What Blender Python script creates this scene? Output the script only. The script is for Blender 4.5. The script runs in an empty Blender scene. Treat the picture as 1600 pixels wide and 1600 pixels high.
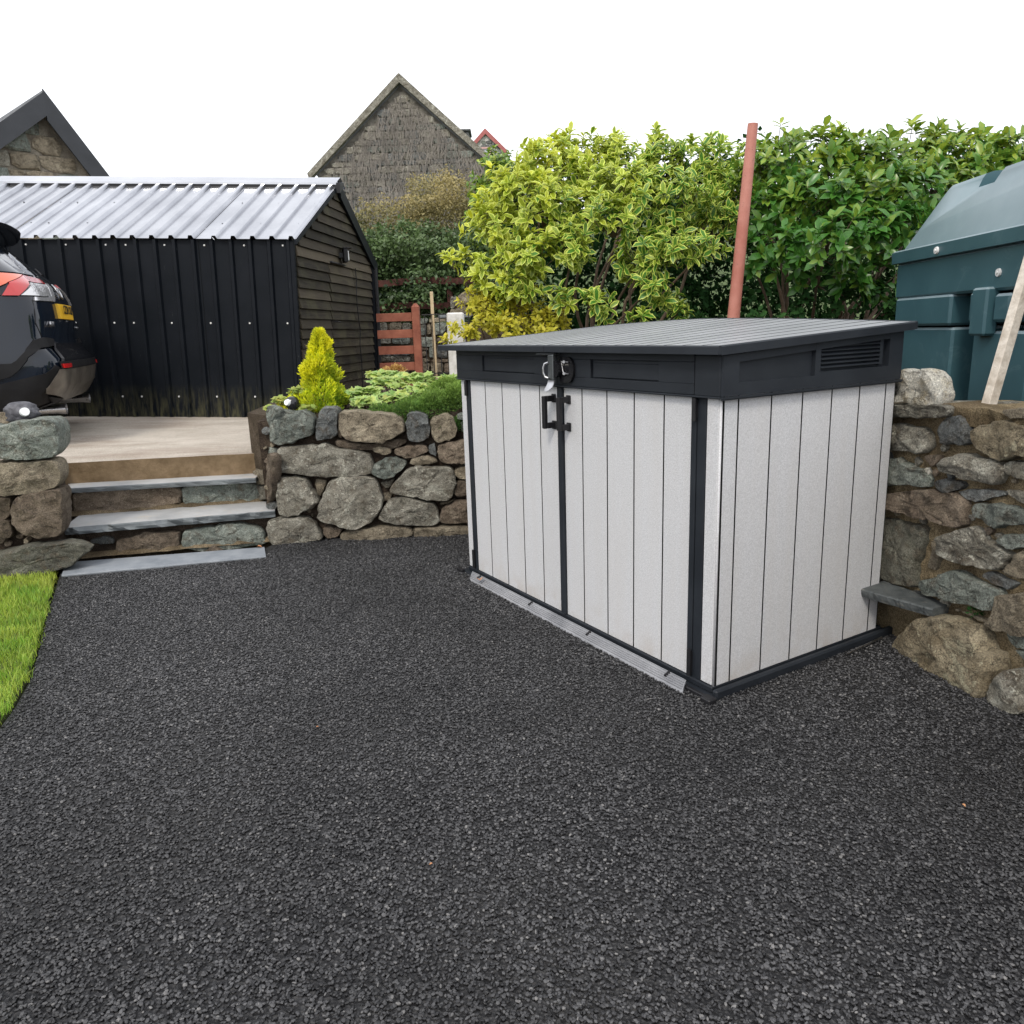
import bpy, bmesh, math, random
import numpy as np
from mathutils import Vector, Matrix, noise
S = bpy.context.scene
COL = S.collection
rad = math.radians
random.seed(7)
rng = np.random.RandomState(11)

# ---------------------------------------------------------------- camera
cam_d = bpy.data.cameras.new('camera')
cam = bpy.data.objects.new('camera', cam_d)
COL.objects.link(cam)
PITCH, ROLL, CAMZ = 0.2319, -0.0344, 1.28
fwd = Vector((0, math.cos(PITCH), -math.sin(PITCH)))
r0 = Vector((1, 0, 0)); u0 = r0.cross(fwd)
rt = r0 * math.cos(ROLL) + u0 * math.sin(ROLL)
up = -r0 * math.sin(ROLL) + u0 * math.cos(ROLL)
mw = Matrix.Identity(4)
for i in range(3):
    mw[i][0] = rt[i]; mw[i][1] = up[i]; mw[i][2] = -fwd[i]
mw.translation = Vector((0, 0, CAMZ))
cam.matrix_world = mw
cam_d.sensor_width = 36; cam_d.lens = 36 * 1199.0 / 1600.0
cam_d.clip_start = 0.05; cam_d.clip_end = 2000
S.camera = cam

# ---------------------------------------------------------------- sky, sun, exposure
W = bpy.data.worlds.new('World'); S.world = W; W.use_nodes = True
nt = W.node_tree; nt.nodes.clear()
out = nt.nodes.new('ShaderNodeOutputWorld')
bg = nt.nodes.new('ShaderNodeBackground')
sky = nt.nodes.new('ShaderNodeTexSky'); sky.sky_type = 'NISHITA'; sky.sun_disc = False
SUN_EL, SUN_AZ = 46.0, -160.0          # azimuth from +Y, clockwise: from behind the camera, a little to its left
sky.sun_elevation = rad(SUN_EL); sky.sun_rotation = rad(SUN_AZ)
sky.air_density = 1.0; sky.dust_density = 4.0
mixw = nt.nodes.new('ShaderNodeMixRGB'); mixw.inputs[0].default_value = 0.88
mixw.inputs[2].default_value = (10.6, 10.75, 11.2, 1)      # bright even cloud cover over the blue
nt.links.new(sky.outputs[0], mixw.inputs[1]); nt.links.new(mixw.outputs[0], bg.inputs[0])
bg.inputs[1].default_value = 0.1
nt.links.new(bg.outputs[0], out.inputs[0])
sun_d = bpy.data.lights.new('sun', 'SUN'); sun_d.energy = 1.2; sun_d.angle = rad(12); sun_d.color = (1, .93, .82)
sun = bpy.data.objects.new('sun', sun_d); COL.objects.link(sun)
sd = Vector((math.sin(rad(SUN_AZ)) * math.cos(rad(SUN_EL)), math.cos(rad(SUN_AZ)) * math.cos(rad(SUN_EL)), math.sin(rad(SUN_EL))))
sun.rotation_euler = sd.to_track_quat('Z', 'Y').to_euler()
sun.location = (-6, -4, 8)
S.view_settings.view_transform = 'Standard'; S.view_settings.look = 'None'
S.view_settings.exposure = 0.6; S.view_settings.gamma = 1.0; S.view_settings.use_curve_mapping = False
S.render.engine = 'CYCLES'
S.cycles.max_bounces = 6; S.cycles.transparent_max_bounces = 6

# ---------------------------------------------------------------- helpers
def tag(o, label=None, cat=None, group=None, kind=None):
    if label: o['label'] = label
    if cat: o['category'] = cat
    if group: o['group'] = group
    if kind: o['kind'] = kind
    return o
def thing(name, label, cat, loc=(0, 0, 0), rz=0, group=None, rot=None):
    o = bpy.data.objects.new(name, None); COL.objects.link(o)
    o.location = loc; o.rotation_euler = rot or (0, 0, rz)
    o.empty_display_size = .1
    return tag(o, label, cat, group)
class MB:
    def __init__(s): s.v = []; s.f = []; s.mi = []; s.cur = 0
    def add(s, vs, fs):
        b = len(s.v); s.v += [tuple(p) for p in vs]
        s.f += [tuple(b + i for i in f) for f in fs]; s.mi += [s.cur] * len(fs)
    def box(s, x0, x1, y0, y1, z0, z1, b=0.0, M=None):
        if b <= 0:
            vs = [(x0,y0,z0),(x1,y0,z0),(x1,y1,z0),(x0,y1,z0),(x0,y0,z1),(x1,y0,z1),(x1,y1,z1),(x0,y1,z1)]
            fs = [(0,3,2,1),(4,5,6,7),(0,1,5,4),(1,2,6,5),(2,3,7,6),(3,0,4,7)]
        else:
            X = (x0, x1); Y = (y0, y1); Z = (z0, z1); vs = []; ix = {}
            for i in (0, 1):
                for j in (0, 1):
                    for k in (0, 1):
                        x, y, z = X[i], Y[j], Z[k]
                        dx = b * (1 - 2 * i); dy = b * (1 - 2 * j); dz = b * (1 - 2 * k)
                        ix[i,j,k,0] = len(vs); vs.append((x, y + dy, z + dz))
                        ix[i,j,k,1] = len(vs); vs.append((x + dx, y, z + dz))
                        ix[i,j,k,2] = len(vs); vs.append((x + dx, y + dy, z))
            fs = []
            for i in (0, 1):
                fs.append([ix[i,0,0,0], ix[i,1,0,0], ix[i,1,1,0], ix[i,0,1,0]])
                fs.append([ix[0,i,0,1], ix[1,i,0,1], ix[1,i,1,1], ix[0,i,1,1]])
                fs.append([ix[0,0,i,2], ix[1,0,i,2], ix[1,1,i,2], ix[0,1,i,2]])
            for i in (0, 1):
                for j in (0, 1):
                    fs.append([ix[i,j,0,0], ix[i,j,1,0], ix[i,j,1,1], ix[i,j,0,1]])
                    fs.append([ix[i,0,j,0], ix[i,1,j,0], ix[i,1,j,2], ix[i,0,j,2]])
                    fs.append([ix[0,i,j,1], ix[1,i,j,1], ix[1,i,j,2], ix[0,i,j,2]])
                    for k in (0, 1): fs.append([ix[i,j,k,0], ix[i,j,k,1], ix[i,j,k,2]])
            c = Vector(((x0+x1)/2, (y0+y1)/2, (z0+z1)/2))
            for n, f in enumerate(fs):
                a, bb, cc = [Vector(vs[q]) for q in f[:3]]
                nn = (bb - a).cross(cc - a)
                if nn.dot(a + bb + cc - 3 * c) < 0: fs[n] = f[::-1]
        if M is not None: vs = [M @ Vector(p) for p in vs]
        s.add(vs, fs); return s
    def prism(s, pts, d0, d1, axis='y'):
        """polygon pts (a,b) extruded d0..d1 along axis"""
        n = len(pts)
        def P(a, b, d):
            return (a, d, b) if axis == 'y' else ((d, a, b) if axis == 'x' else (a, b, d))
        vs = [P(a, b, d0) for a, b in pts] + [P(a, b, d1) for a, b in pts]
        s.add(vs, [tuple(range(n)), tuple(range(2*n-1, n-1, -1))] + [(i, i + n, (i+1) % n + n, (i+1) % n) for i in range(n)])
        return s
    def tube(s, pts, r, n=8, cap=True):
        pts = [Vector(p) for p in pts]; k = len(pts)
        rs = r if isinstance(r, (list, tuple)) else [r] * k
        vs = []; pa = None
        for i, p in enumerate(pts):
            t = (pts[min(i+1, k-1)] - pts[max(i-1, 0)]).normalized()
            if pa is None: pa = t.orthogonal().normalized()
            a = (pa - t * pa.dot(t)).normalized(); pa = a
            b = t.cross(a)
            for j in range(n):
                th = 2 * math.pi * j / n
                vs.append(p + (a * math.cos(th) + b * math.sin(th)) * rs[i])
        fs = [(i*n+j, i*n+(j+1) % n, (i+1)*n+(j+1) % n, (i+1)*n+j) for i in range(k-1) for j in range(n)]
        if cap: fs += [tuple(range(n-1, -1, -1)), tuple((k-1)*n + j for j in range(n))]
        s.add(vs, fs); return s
    def grid(s, P, nu, nv):
        """P(i,j) -> point"""
        vs = [P(i, j) for j in range(nv+1) for i in range(nu+1)]
        s.add(vs, [(j*(nu+1)+i, j*(nu+1)+i+1, (j+1)*(nu+1)+i+1, (j+1)*(nu+1)+i) for j in range(nv) for i in range(nu)])
        return s
    def build(s, name, mat, parent=None, smooth=False, sharp=None, fix=False):
        me = bpy.data.meshes.new(name); me.from_pydata(s.v, [], s.f)
        for m in (mat if isinstance(mat, (list, tuple)) else [mat]): me.materials.append(m)
        if s.cur or any(s.mi): me.polygons.foreach_set('material_index', s.mi)
        if fix:
            bm = bmesh.new(); bm.from_mesh(me); bmesh.ops.remove_doubles(bm, verts=bm.verts, dist=1e-5)
            bmesh.ops.recalc_face_normals(bm, faces=bm.faces); bm.to_mesh(me); bm.free()
        if smooth:
            me.polygons.foreach_set('use_smooth', [True] * len(me.polygons))
            if sharp: me.set_sharp_from_angle(angle=rad(sharp))
        me.update()
        o = bpy.data.objects.new(name, me); COL.objects.link(o)
        if parent is not None: o.parent = parent
        return o
def np_mesh(name, V, F, mat, parent=None, uv=None, tint=None, smooth=False):
    """V (n,3), F (m,k) equal sized faces"""
    me = bpy.data.meshes.new(name); m, k = F.shape
    me.vertices.add(len(V)); me.vertices.foreach_set('co', np.ascontiguousarray(V, dtype=np.float32).ravel())
    me.loops.add(m * k); me.loops.foreach_set('vertex_index', np.ascontiguousarray(F, dtype=np.int32).ravel())
    me.polygons.add(m); me.polygons.foreach_set('loop_start', np.arange(0, m * k, k, dtype=np.int32))
    if uv is not None:
        l = me.uv_layers.new(name='leafuv'); l.data.foreach_set('uv', np.ascontiguousarray(uv[F.ravel()], dtype=np.float32).ravel())
    if tint is not None:
        a = me.attributes.new('tint', 'FLOAT', 'POINT'); a.data.foreach_set('value', np.ascontiguousarray(tint, dtype=np.float32))
    me.materials.append(mat); me.update(calc_edges=True); me.validate()
    if smooth: me.polygons.foreach_set('use_smooth', [True] * len(me.polygons))
    if name is None: return me
    o = bpy.data.objects.new(name, me); COL.objects.link(o)
    if parent is not None: o.parent = parent
    return o

# ---------------------------------------------------------------- materials
class NT:
    def __init__(s, name):
        s.m = bpy.data.materials.new(name); s.m.use_nodes = True; s.t = s.m.node_tree
        s.b = s.t.nodes['Principled BSDF']; s.co = s.t.nodes.new('ShaderNodeTexCoord')
    def n(s, typ, **k):
        x = s.t.nodes.new(typ)
        for a, b in k.items(): setattr(x, a, b)
        return x
    def l(s, a, b): s.t.links.new(a, b)
    def noise(s, scale, detail=4, rough=.6, vec=None, dist=0):
        x = s.n('ShaderNodeTexNoise'); x.inputs['Scale'].default_value = scale; x.inputs['Detail'].default_value = detail
        x.inputs['Roughness'].default_value = rough; x.inputs['Distortion'].default_value = dist
        s.l(vec or s.co.outputs['Object'], x.inputs['Vector']); return x.outputs['Fac']
    def voro(s, scale, vec=None, feat='F1', out='Distance'):
        x = s.n('ShaderNodeTexVoronoi', feature=feat); x.inputs['Scale'].default_value = scale
        s.l(vec or s.co.outputs['Object'], x.inputs['Vector']); return x.outputs[out]
    def ramp(s, fac, stops):
        x = s.n('ShaderNodeValToRGB'); e = x.color_ramp.elements
        while len(e) < len(stops): e.new(.5)
        for i, (p, c) in enumerate(stops):
            e[i].position = p; e[i].color = (c if len(c) == 4 else tuple(c) + (1,)) if not isinstance(c, (int, float)) else (c, c, c, 1)
        s.l(fac, x.inputs[0]); return x.outputs[0]
    def mix(s, fac, a, b, mode='MIX'):
        x = s.n('ShaderNodeMixRGB', blend_type=mode)
        for i, q in ((0, fac), (1, a), (2, b)):
            if hasattr(q, 'is_linked'): s.l(q, x.inputs[i])
            elif isinstance(q, (int, float)): x.inputs[i].default_value = q if i == 0 else (q, q, q, 1)
            else: x.inputs[i].default_value = tuple(q) + (1,)
        return x.outputs[0]
    def math(s, op, a, b=0.0):
        x = s.n('ShaderNodeMath', operation=op)
        for i, q in ((0, a), (1, b)):
            if hasattr(q, 'is_linked'): s.l(q, x.inputs[i])
            else: x.inputs[i].default_value = q
        return x.outputs[0]
    def mapping(s, scale, vec=None):
        x = s.n('ShaderNodeMapping'); x.inputs['Scale'].default_value = scale
        s.l(vec or s.co.outputs['Object'], x.inputs['Vector']); return x.outputs[0]
    def bump(s, h, strength, dist=.01, prev=None):
        x = s.n('ShaderNodeBump'); x.inputs['Strength'].default_value = strength; x.inputs['Distance'].default_value = dist
        s.l(h, x.inputs['Height'])
        if prev is not None: s.l(prev, x.inputs['Normal'])
        return x.outputs[0]
    def done(s, col=None, rough=.6, nrm=None, metal=0.0, spec=.5, coat=0.0):
        if col is not None:
            if hasattr(col, 'is_linked'): s.l(col, s.b.inputs['Base Color'])
            else: s.b.inputs['Base Color'].default_value = tuple(col) + (1,)
        if hasattr(rough, 'is_linked'): s.l(rough, s.b.inputs['Roughness'])
        else: s.b.inputs['Roughness'].default_value = rough
        s.b.inputs['Metallic'].default_value = metal
        s.b.inputs['Specular IOR Level'].default_value = spec
        s.b.inputs['Coat Weight'].default_value = coat
        if nrm is not None: s.l(nrm, s.b.inputs['Normal'])
        return s.m
def simple(name, c1, c2=None, scale=8, rough=.5, bump=.1, bscale=60, bdist=.003, metal=0, spec=.5, coat=0, lo=.35, hi=.65):
    n = NT(name)
    c = n.ramp(n.noise(scale, 6), [(lo, c1), (hi, c2 or c1)])
    oi = n.n('ShaderNodeObjectInfo')
    v = n.math('ADD', n.math('MULTIPLY', oi.outputs['Random'], .16), .92)
    c = n.mix(1.0, c, v, 'MULTIPLY')
    return n.done(c, n.math('ADD', n.math('MULTIPLY', n.noise(scale * 2.3, 3), .2), rough - .1), n.bump(n.noise(bscale, 3), bump, bdist) if bump else None, metal, spec, coat)

def stone_mat(name, c1, c2, lich=.5, lichc=(.42, .42, .34), moss=.35, fine=1.0, stain=(.10, .075, .05)):
    n = NT(name); pos = n.n('ShaderNodeNewGeometry').outputs['Position']
    oi = n.n('ShaderNodeObjectInfo').outputs['Random']
    c = n.ramp(n.noise(7, 6, .6, pos, .6), [(.32, c1), (.66, c2)])
    c = n.mix(n.ramp(n.noise(19, 5, .65, pos, .4), [(.50, 0), (.66, .7)]), c, stain)
    lm = n.ramp(n.noise(9, 9, .75, pos, .4), [(.555, 0), (.60, lich)])
    c = n.mix(lm, c, lichc)
    lm2 = n.ramp(n.noise(38, 5, .75, pos), [(.585, 0), (.63, lich)])
    c = n.mix(lm2, c, tuple(min(1, q * 1.25) for q in lichc))
    mm = n.ramp(n.noise(5, 7, .7, n.mapping((1, 1, 1.6), pos), .5), [(.55, 0), (.70, moss)])
    c = n.mix(mm, c, (.055, .06, .032))
    sp = n.ramp(n.noise(170, 3, .8, pos), [(.34, .45), (.62, 1.28)])
    c = n.mix(fine, c, sp, 'MULTIPLY')
    c = n.mix(1.0, c, n.math('ADD', n.math('MULTIPLY', oi, .5), .78), 'MULTIPLY')
    ck = n.math('ABSOLUTE', n.math('SUBTRACT', n.noise(6, 6, .6, n.mapping((1, 1, 1.7), pos), .8), .5))
    crack = n.ramp(ck, [(0, 0), (.022, 1)])
    c = n.mix(n.ramp(ck, [(0, .75), (.012, 0)]), c, (.03, .026, .02))
    b = n.bump(crack, .5, .008)
    b = n.bump(n.noise(13, 9, .72, pos, .8), 1.0, .035, b)
    b = n.bump(n.noise(60, 6, .8, pos), .9, .009, b)
    b = n.bump(n.voro(120, pos), .25, .003, b)
    return n.done(c, .85, b, spec=.3)
STM = {
 'g': stone_mat('stone_greygreen', (.15,.175,.155), (.27,.295,.26), .5, (.40,.42,.37), .3),
 't': stone_mat('stone_tan', (.19,.16,.115), (.35,.30,.22), .35, (.45,.40,.30), .25),
 'b': stone_mat('stone_brown', (.15,.115,.085), (.25,.20,.15), .3, (.40,.34,.26), .3),
 'd': stone_mat('stone_darkgrey', (.105,.115,.115), (.21,.22,.215), .4, (.36,.37,.35), .3),
 'l': stone_mat('stone_lichen', (.19,.175,.14), (.33,.315,.265), .8, (.46,.45,.38), .35),
 's': stone_mat('stone_slate', (.085,.085,.07), (.17,.165,.13), .35, (.30,.30,.24), .6),
 'y': stone_mat('stone_yellow', (.21,.165,.10), (.42,.36,.25), .6, (.5,.47,.33), .35),
 'w': stone_mat('stone_pale', (.58,.55,.46), (.78,.76,.69), .5, (.82,.81,.76), .06, stain=(.46,.38,.24)),
}
def mortar_mat(name, c1, c2, deep):
    n = NT(name); pos = n.n('ShaderNodeNewGeometry').outputs['Position']
    c = n.ramp(n.noise(24, 7, .75, pos), [(.35, c1), (.6, c2)])
    c = n.mix(n.ramp(n.noise(6, 5, .6, pos), [(.45, 0), (.62, .75)]), c, deep)
    c = n.mix(1, c, n.ramp(n.noise(190, 3, .8, pos), [(.35, .35), (.62, 1.4)]), 'MULTIPLY')
    b = n.bump(n.noise(45, 8, .8, pos), 1.0, .02)
    return n.done(c, .95, n.bump(n.noise(190, 4, .8, pos), .8, .005, b), spec=.15)
M_mortar = mortar_mat('sandy_mortar', (.20,.15,.085), (.46,.37,.23), (.10,.07,.04))
M_soil = mortar_mat('dark_soil', (.045,.033,.025), (.13,.10,.075), (.03,.022,.018))
M_earth = mortar_mat('bed_earth', (.06,.045,.03), (.14,.11,.08), (.04,.03,.02))
WALLS = {
 'LW': ((-1.534,4.787), (0.99854,0.05393), [
  ('g',0.0,[(69,834),(137,845),(206,833),(268,835),(317,788),(314,707),(299,685),(244,674),(170,641),(97,630),(48,650),(54,745)]),
  ('d',0.0,[(351,823),(394,855),(447,850),(468,831),(451,665),(368,659),(321,657),(330,734)]),
  ('t',0.01,[(489,822),(605,821),(738,807),(818,790),(861,757),(869,684),(808,650),(725,617),(644,630),(563,633),(485,664),(474,746)]),
  ('b',-0.03,[(466,805),(485,808),(476,659),(454,667)]),
  ('d',0.0,[(899,796),(953,799),(1016,783),(1030,714),(1030,641),(960,607),(897,628),(882,674)]),
  ('t',-0.01,[(1046,759),(1124,787),(1186,762),(1201,698),(1198,634),(1133,614),(1069,607),(1044,649)]),
  ('d',-0.02,[(1230,733),(1303,739),(1309,657),(1231,660)]),
  ('b',-0.04,[(430,648),(518,630),(625,612),(724,610),(825,636),(879,620),(840,585),(730,562),(622,571),(479,591),(431,611)]),
  ('l',0.01,[(87,617),(212,620),(329,620),(375,632),(443,592),(567,569),(647,547),(656,482),(647,426),(555,416),(428,418),(284,424),(151,449),(71,461),(69,526)]),
  ('t',-0.02,[(659,583),(714,601),(776,574),(792,550),(728,539),(675,555)]),
  ('b',-0.02,[(807,568),(886,592),(1004,591),(1015,549),(955,524),(881,509),(827,525),(801,545)]),
  ('t',-0.02,[(892,471),(917,507),(982,525),(1045,511),(1071,482),(1015,464),(923,459)]),
  ('d',-0.03,[(1020,586),(1059,598),(1070,547),(1063,506),(1024,540)]),
  ('b',0.0,[(1081,583),(1160,603),(1251,604),(1315,597),(1310,472),(1245,465),(1171,464),(1107,476),(1074,510)]),
  ('g',0.0,[(664,472),(717,507),(800,522),(875,486),(839,436),(781,392),(717,381),(651,417)]),
  ('l',0.02,[(886,444),(932,456),(1041,444),(1143,446),(1164,413),(1179,346),(1157,271),(1122,227),(1030,236),(938,258),(838,277),(757,299),(788,354),(837,399)]),
  ('t',-0.01,[(1174,421),(1207,443),(1281,443),(1286,365),(1194,366),(1172,389)]),
  ('b',-0.01,[(1178,337),(1212,356),(1286,352),(1290,251),(1188,251),(1163,271)]),
  ('l',0.02,[(66,415),(122,427),(202,418),(252,379),(291,302),(300,255),(247,219),(161,185),(87,170),(45,201),(42,304)]),
  ('t',-0.03,[(283,392),(358,395),(359,355),(329,319),(308,287),(287,312)]),
  ('l',0.03,[(370,374),(427,404),(519,413),(627,404),(675,378),(698,312),(706,226),(674,170),(614,106),(528,72),(437,91),(330,130),(286,151),(302,226),(335,291)]),
  ('l',-0.04,[(706,358),(790,378),(759,328),(731,319)]),
  ('t',-0.03,[(705,283),(742,291),(759,271),(734,234),(697,241)]),
  ('l',0.02,[(763,254),(837,260),(937,241),(1019,216),(1054,171),(1057,94),(1020,67),(936,73),(825,86),(715,106),(671,132),(703,188)]),
  ('b',0.01,[(1077,170),(1139,201),(1205,223),(1289,227),(1302,82),(1160,68),(1077,84),(1065,123)]),
  ('t',-0.03,[(1065,207),(1121,211),(1178,229),(1125,200),(1069,193)]),
  ('l',0.03,[(-30,138),(13,159),(114,164),(196,165),(256,124),(304,45),(292,11),(181,3),(61,-1),(-22,-6),(-34,61)]),
  ('b',-0.01,[(308,83),(363,85),(426,67),(403,20),(338,9),(312,35)]),
  ('t',0.02,[(429,43),(527,64),(676,76),(806,70),(887,62),(884,11),(800,-14),(670,-12),(521,-10),(430,0)]),
  ('t',0.02,[(896,61),(1038,55),(1178,51),(1309,43),(1307,-15),(1109,-13),(987,-14),(894,-14)]),
  ('t',0.0,[(1315,583),(1425,587),(1429,448),(1318,453)]),
  ('l',0.0,[(1316,415),(1437,419),(1442,315),(1318,245)]),
  ('g',0.0,[(1214,779),(1305,785),(1313,743),(1213,747)]),
 ]),
 'LR': ((-1.54,4.84), (-0.56468,0.82531), [
  ('b',0.0,[(50,882),(-115,901),(-201,892),(-161,807),(6,631),(67,624),(71,799)]),
  ('g',-0.01,[(-57,781),(-149,802),(-113,660),(-14,637)]),
  ('g',0.0,[(142,598),(-44,625),(-14,466),(110,412),(158,482)]),
  ('b',0.03,[(-57,595),(-207,611),(-185,524),(-113,387),(-13,252),(53,249),(-7,428)]),
  ('t',0.0,[(427,410),(290,429),(63,419),(74,360),(330,318),(463,314)]),
  ('l',0.0,[(437,296),(264,325),(78,348),(115,258),(373,201),(472,200)]),
 ]),
 'PL': ((-2.95,4.25), (0.96399,0.26593), [
  ('g',0.03,[(75,867),(126,853),(200,874),(300,882),(373,888),(405,860),(408,794),(390,702),(367,673),(301,663),(203,673),(132,676),(45,688)]),
  ('t',0.02,[(31,653),(93,653),(183,656),(309,652),(372,647),(388,599),(388,536),(359,496),(263,473),(144,471),(63,475),(3,486)]),
  ('b',0.03,[(145,452),(227,476),(328,478),(384,478),(373,357),(349,219),(296,208),(203,213),(145,251),(104,308),(113,392)]),
  ('b',0.0,[(8,465),(62,465),(114,455),(104,393),(78,343),(39,331),(-12,346)]),
  ('b',0.0,[(-16,321),(39,326),(80,327),(94,278),(77,226),(16,190),(-35,206)]),
  ('s',0.08,[(-64,145),(9,148),(151,175),(292,179),(386,177),(459,158),(498,126),(440,94),(395,49),(295,17),(171,4),(-18,-17),(-91,-19)]),
  ('t',-0.02,[(127,199),(147,206),(162,193),(153,175),(133,175)]),
 ]),
 'R2': ((-2.88,4.86), (0.97829,0.20726), [
  ('b',0.0,[(64,356),(221,367),(691,352),(692,288),(686,240),(518,223),(298,223),(111,208),(47,222),(52,303)]),
  ('g',0.0,[(715,345),(872,352),(1101,347),(1236,308),(1248,245),(1238,214),(1028,210),(855,209),(705,217)]),
  ('t',0.01,[(1181,426),(1236,417),(1255,356),(1249,313),(1182,343)]),
 ]),
 'R1': ((-2.72,4.55), (0.97384,0.22723), [
  ('d',-0.03,[(111,109),(183,121),(244,112),(248,75),(176,72),(117,85)]),
  ('b',0.0,[(272,93),(411,126),(636,121),(633,25),(521,6),(394,-1),(267,24),(257,62)]),
  ('g',0.01,[(653,115),(803,130),(968,147),(1107,108),(1146,56),(1149,-2),(1005,-20),(839,-28),(721,-14),(652,17)]),
  ('b',0.03,[(775,-16),(810,7),(844,19),(894,-25),(838,-32)]),
 ]),
 'RW': ((1.566,2.848), (0.22568,-0.97420), [
  ('l',0.03,[(-226,943),(-185,948),(-34,958),(92,967),(124,957),(108,932),(76,923),(-59,910),(-182,900),(-221,896)]),
  ('t',0.02,[(332,972),(395,983),(433,986),(438,953),(376,949),(343,955)]),
  ('l',0.01,[(-217,860),(-186,864),(-131,877),(-68,877),(-5,863),(22,840),(20,808),(-13,783),(-61,771),(-119,772),(-179,766),(-206,763)]),
  ('d',0.01,[(88,917),(125,928),(163,927),(182,902),(197,870),(206,837),(164,832),(110,829),(73,828),(74,864),(79,895)]),
  ('y',0.02,[(226,886),(253,910),(299,935),(350,938),(403,930),(443,919),(458,837),(417,829),(376,818),(340,808),(300,813),(263,833),(234,858)]),
  ('b',0.0,[(-11,767),(24,779),(70,783),(62,755),(47,734),(16,744)]),
  ('l',0.02,[(86,750),(126,787),(174,801),(210,804),(262,803),(317,799),(352,785),(360,766),(344,742),(318,721),(263,720),(211,719),(145,727),(100,730)]),
  ('l',0.01,[(351,796),(386,810),(419,811),(457,813),(464,764),(427,756),(397,762),(363,774)]),
  ('g',0.0,[(-214,717),(-182,727),(-135,739),(-101,725),(-54,714),(-5,717),(24,699),(26,663),(3,649),(-59,647),(-123,635),(-203,615)]),
  ('w',0.0,[(-5,715),(13,720),(20,704),(2,699)]),
  ('d',0.0,[(53,682),(104,697),(164,706),(182,692),(169,672),(120,656),(75,652),(53,663)]),
  ('d',0.0,[(175,664),(216,681),(277,691),(330,699),(364,699),(352,684),(309,672),(252,647),(215,648)]),
  ('l',0.0,[(372,707),(404,717),(432,717),(470,722),(475,684),(438,676),(403,685),(375,691)]),
  ('b',0.02,[(-206,580),(-171,589),(-88,613),(-7,633),(93,646),(171,655),(205,644),(213,624),(206,592),(213,558),(186,538),(130,534),(54,534),(-46,533),(-151,527),(-201,536)]),
  ('g',0.01,[(247,627),(283,647),(331,659),(388,659),(441,652),(480,653),(485,618),(447,610),(401,601),(356,579),(311,585),(252,602)]),
  ('s',0.0,[(-202,483),(-122,493),(-61,489),(21,506),(42,494),(34,454),(20,404),(7,349),(0,295),(11,259),(-46,241),(-118,236),(-174,235),(-188,292),(-200,399)]),
  ('t',-0.01,[(55,446),(96,479),(111,455),(105,412),(95,343),(49,344),(63,386)]),
  ('l',0.02,[(114,475),(161,510),(218,537),(258,558),(286,545),(319,523),(355,512),(415,499),(395,472),(366,430),(332,428),(260,420),(185,416),(115,424)]),
  ('g',0.01,[(351,528),(383,559),(419,572),(452,574),(490,580),(495,545),(458,534),(420,527),(374,521)]),
  ('t',-0.01,[(425,493),(459,521),(497,533),(509,444),(472,430),(402,419),(381,430)]),
  ('g',0.02,[(44,284),(73,307),(126,332),(160,362),(200,378),(231,377),(263,366),(302,366),(350,369),(405,363),(392,330),(392,292),(337,283),(270,272),(204,266),(119,255),(81,242),(50,259)]),
  ('d',0.0,[(304,387),(318,414),(353,414),(413,409),(456,409),(433,386),(408,376),(353,380)]),
  ('t',0.03,[(403,346),(427,366),(479,381),(510,390),(529,250),(498,245),(453,240),(405,235),(363,232),(388,256),(399,292)]),
  ('y',0.07,[(-15,1),(20,67),(61,120),(114,163),(181,196),(212,208),(273,213),(332,214),(366,206),(389,182),(397,156),(438,153),(454,102),(437,61),(445,40),(420,-19),(386,-14),(325,-32),(277,-19),(239,-7),(186,-13),(113,-21),(55,-23),(-12,-32)]),
  ('g',0.0,[(428,226),(463,236),(499,234),(530,242),(536,205),(505,193),(478,189),(445,204)]),
  ('g',0.0,[(473,179),(505,191),(536,202),(541,164),(509,159)]),
  ('l',0.08,[(461,55),(489,105),(513,132),(551,157),(587,18),(533,-9),(489,-20),(468,-12),(455,28)]),
  ('t',0.02,[(428,-8),(449,10),(460,9),(446,-8)]),
  ('b',-0.07,[(-166,69),(-117,102),(14,117),(-12,26),(-82,-27),(-154,-41)]),
  ('t',0.0,[(235,231),(274,242),(348,240),(335,228),(275,231)]),
  ('b',-0.1,[(-164,164),(-82,192),(31,179),(12,130),(-149,96)]),
 ]),
 'GW': ((-3.0,11.0), (1.00000,0.00000), [
  ('g',0,[(1765,1485),(1849,1488),(1926,1480),(1912,1421),(1833,1413),(1767,1426)]),
  ('t',0,[(1937,1479),(2026,1482),(2182,1482),(2191,1439),(2068,1432),(1946,1431)]),
  ('g',0,[(1766,1404),(1888,1406),(1892,1281),(1857,1260),(1758,1274)]),
  ('t',0,[(1910,1399),(1955,1409),(1954,1279),(1903,1269)]),
  ('g',0,[(1978,1408),(2112,1425),(2178,1412),(2150,1305),(2103,1263),(1981,1267)]),
  ('g',0,[(1761,1231),(1878,1232),(2012,1228),(2019,1145),(1971,1103),(1826,1108),(1755,1132)]),
  ('b',0,[(2039,1210),(2125,1251),(2191,1238),(2186,1140),(2052,1144)]),
  ('b',0,[(1753,1100),(1892,1095),(1901,1056),(1755,1050)]),
  ('b',0,[(1754,1039),(1878,1041),(1863,975),(1756,973)]),
  ('g',0,[(1915,1094),(2005,1097),(2008,948),(1918,951)]),
  ('d',0,[(2034,1112),(2162,1108),(2164,932),(2030,947)]),
  ('t',0,[(1748,940),(1883,941),(1926,896),(1768,895)]),
  ('b',0,[(1939,923),(2197,920),(2195,876),(1948,889)]),
  ('t',0,[(1751,885),(1914,879),(1896,764),(1755,768)]),
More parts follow.
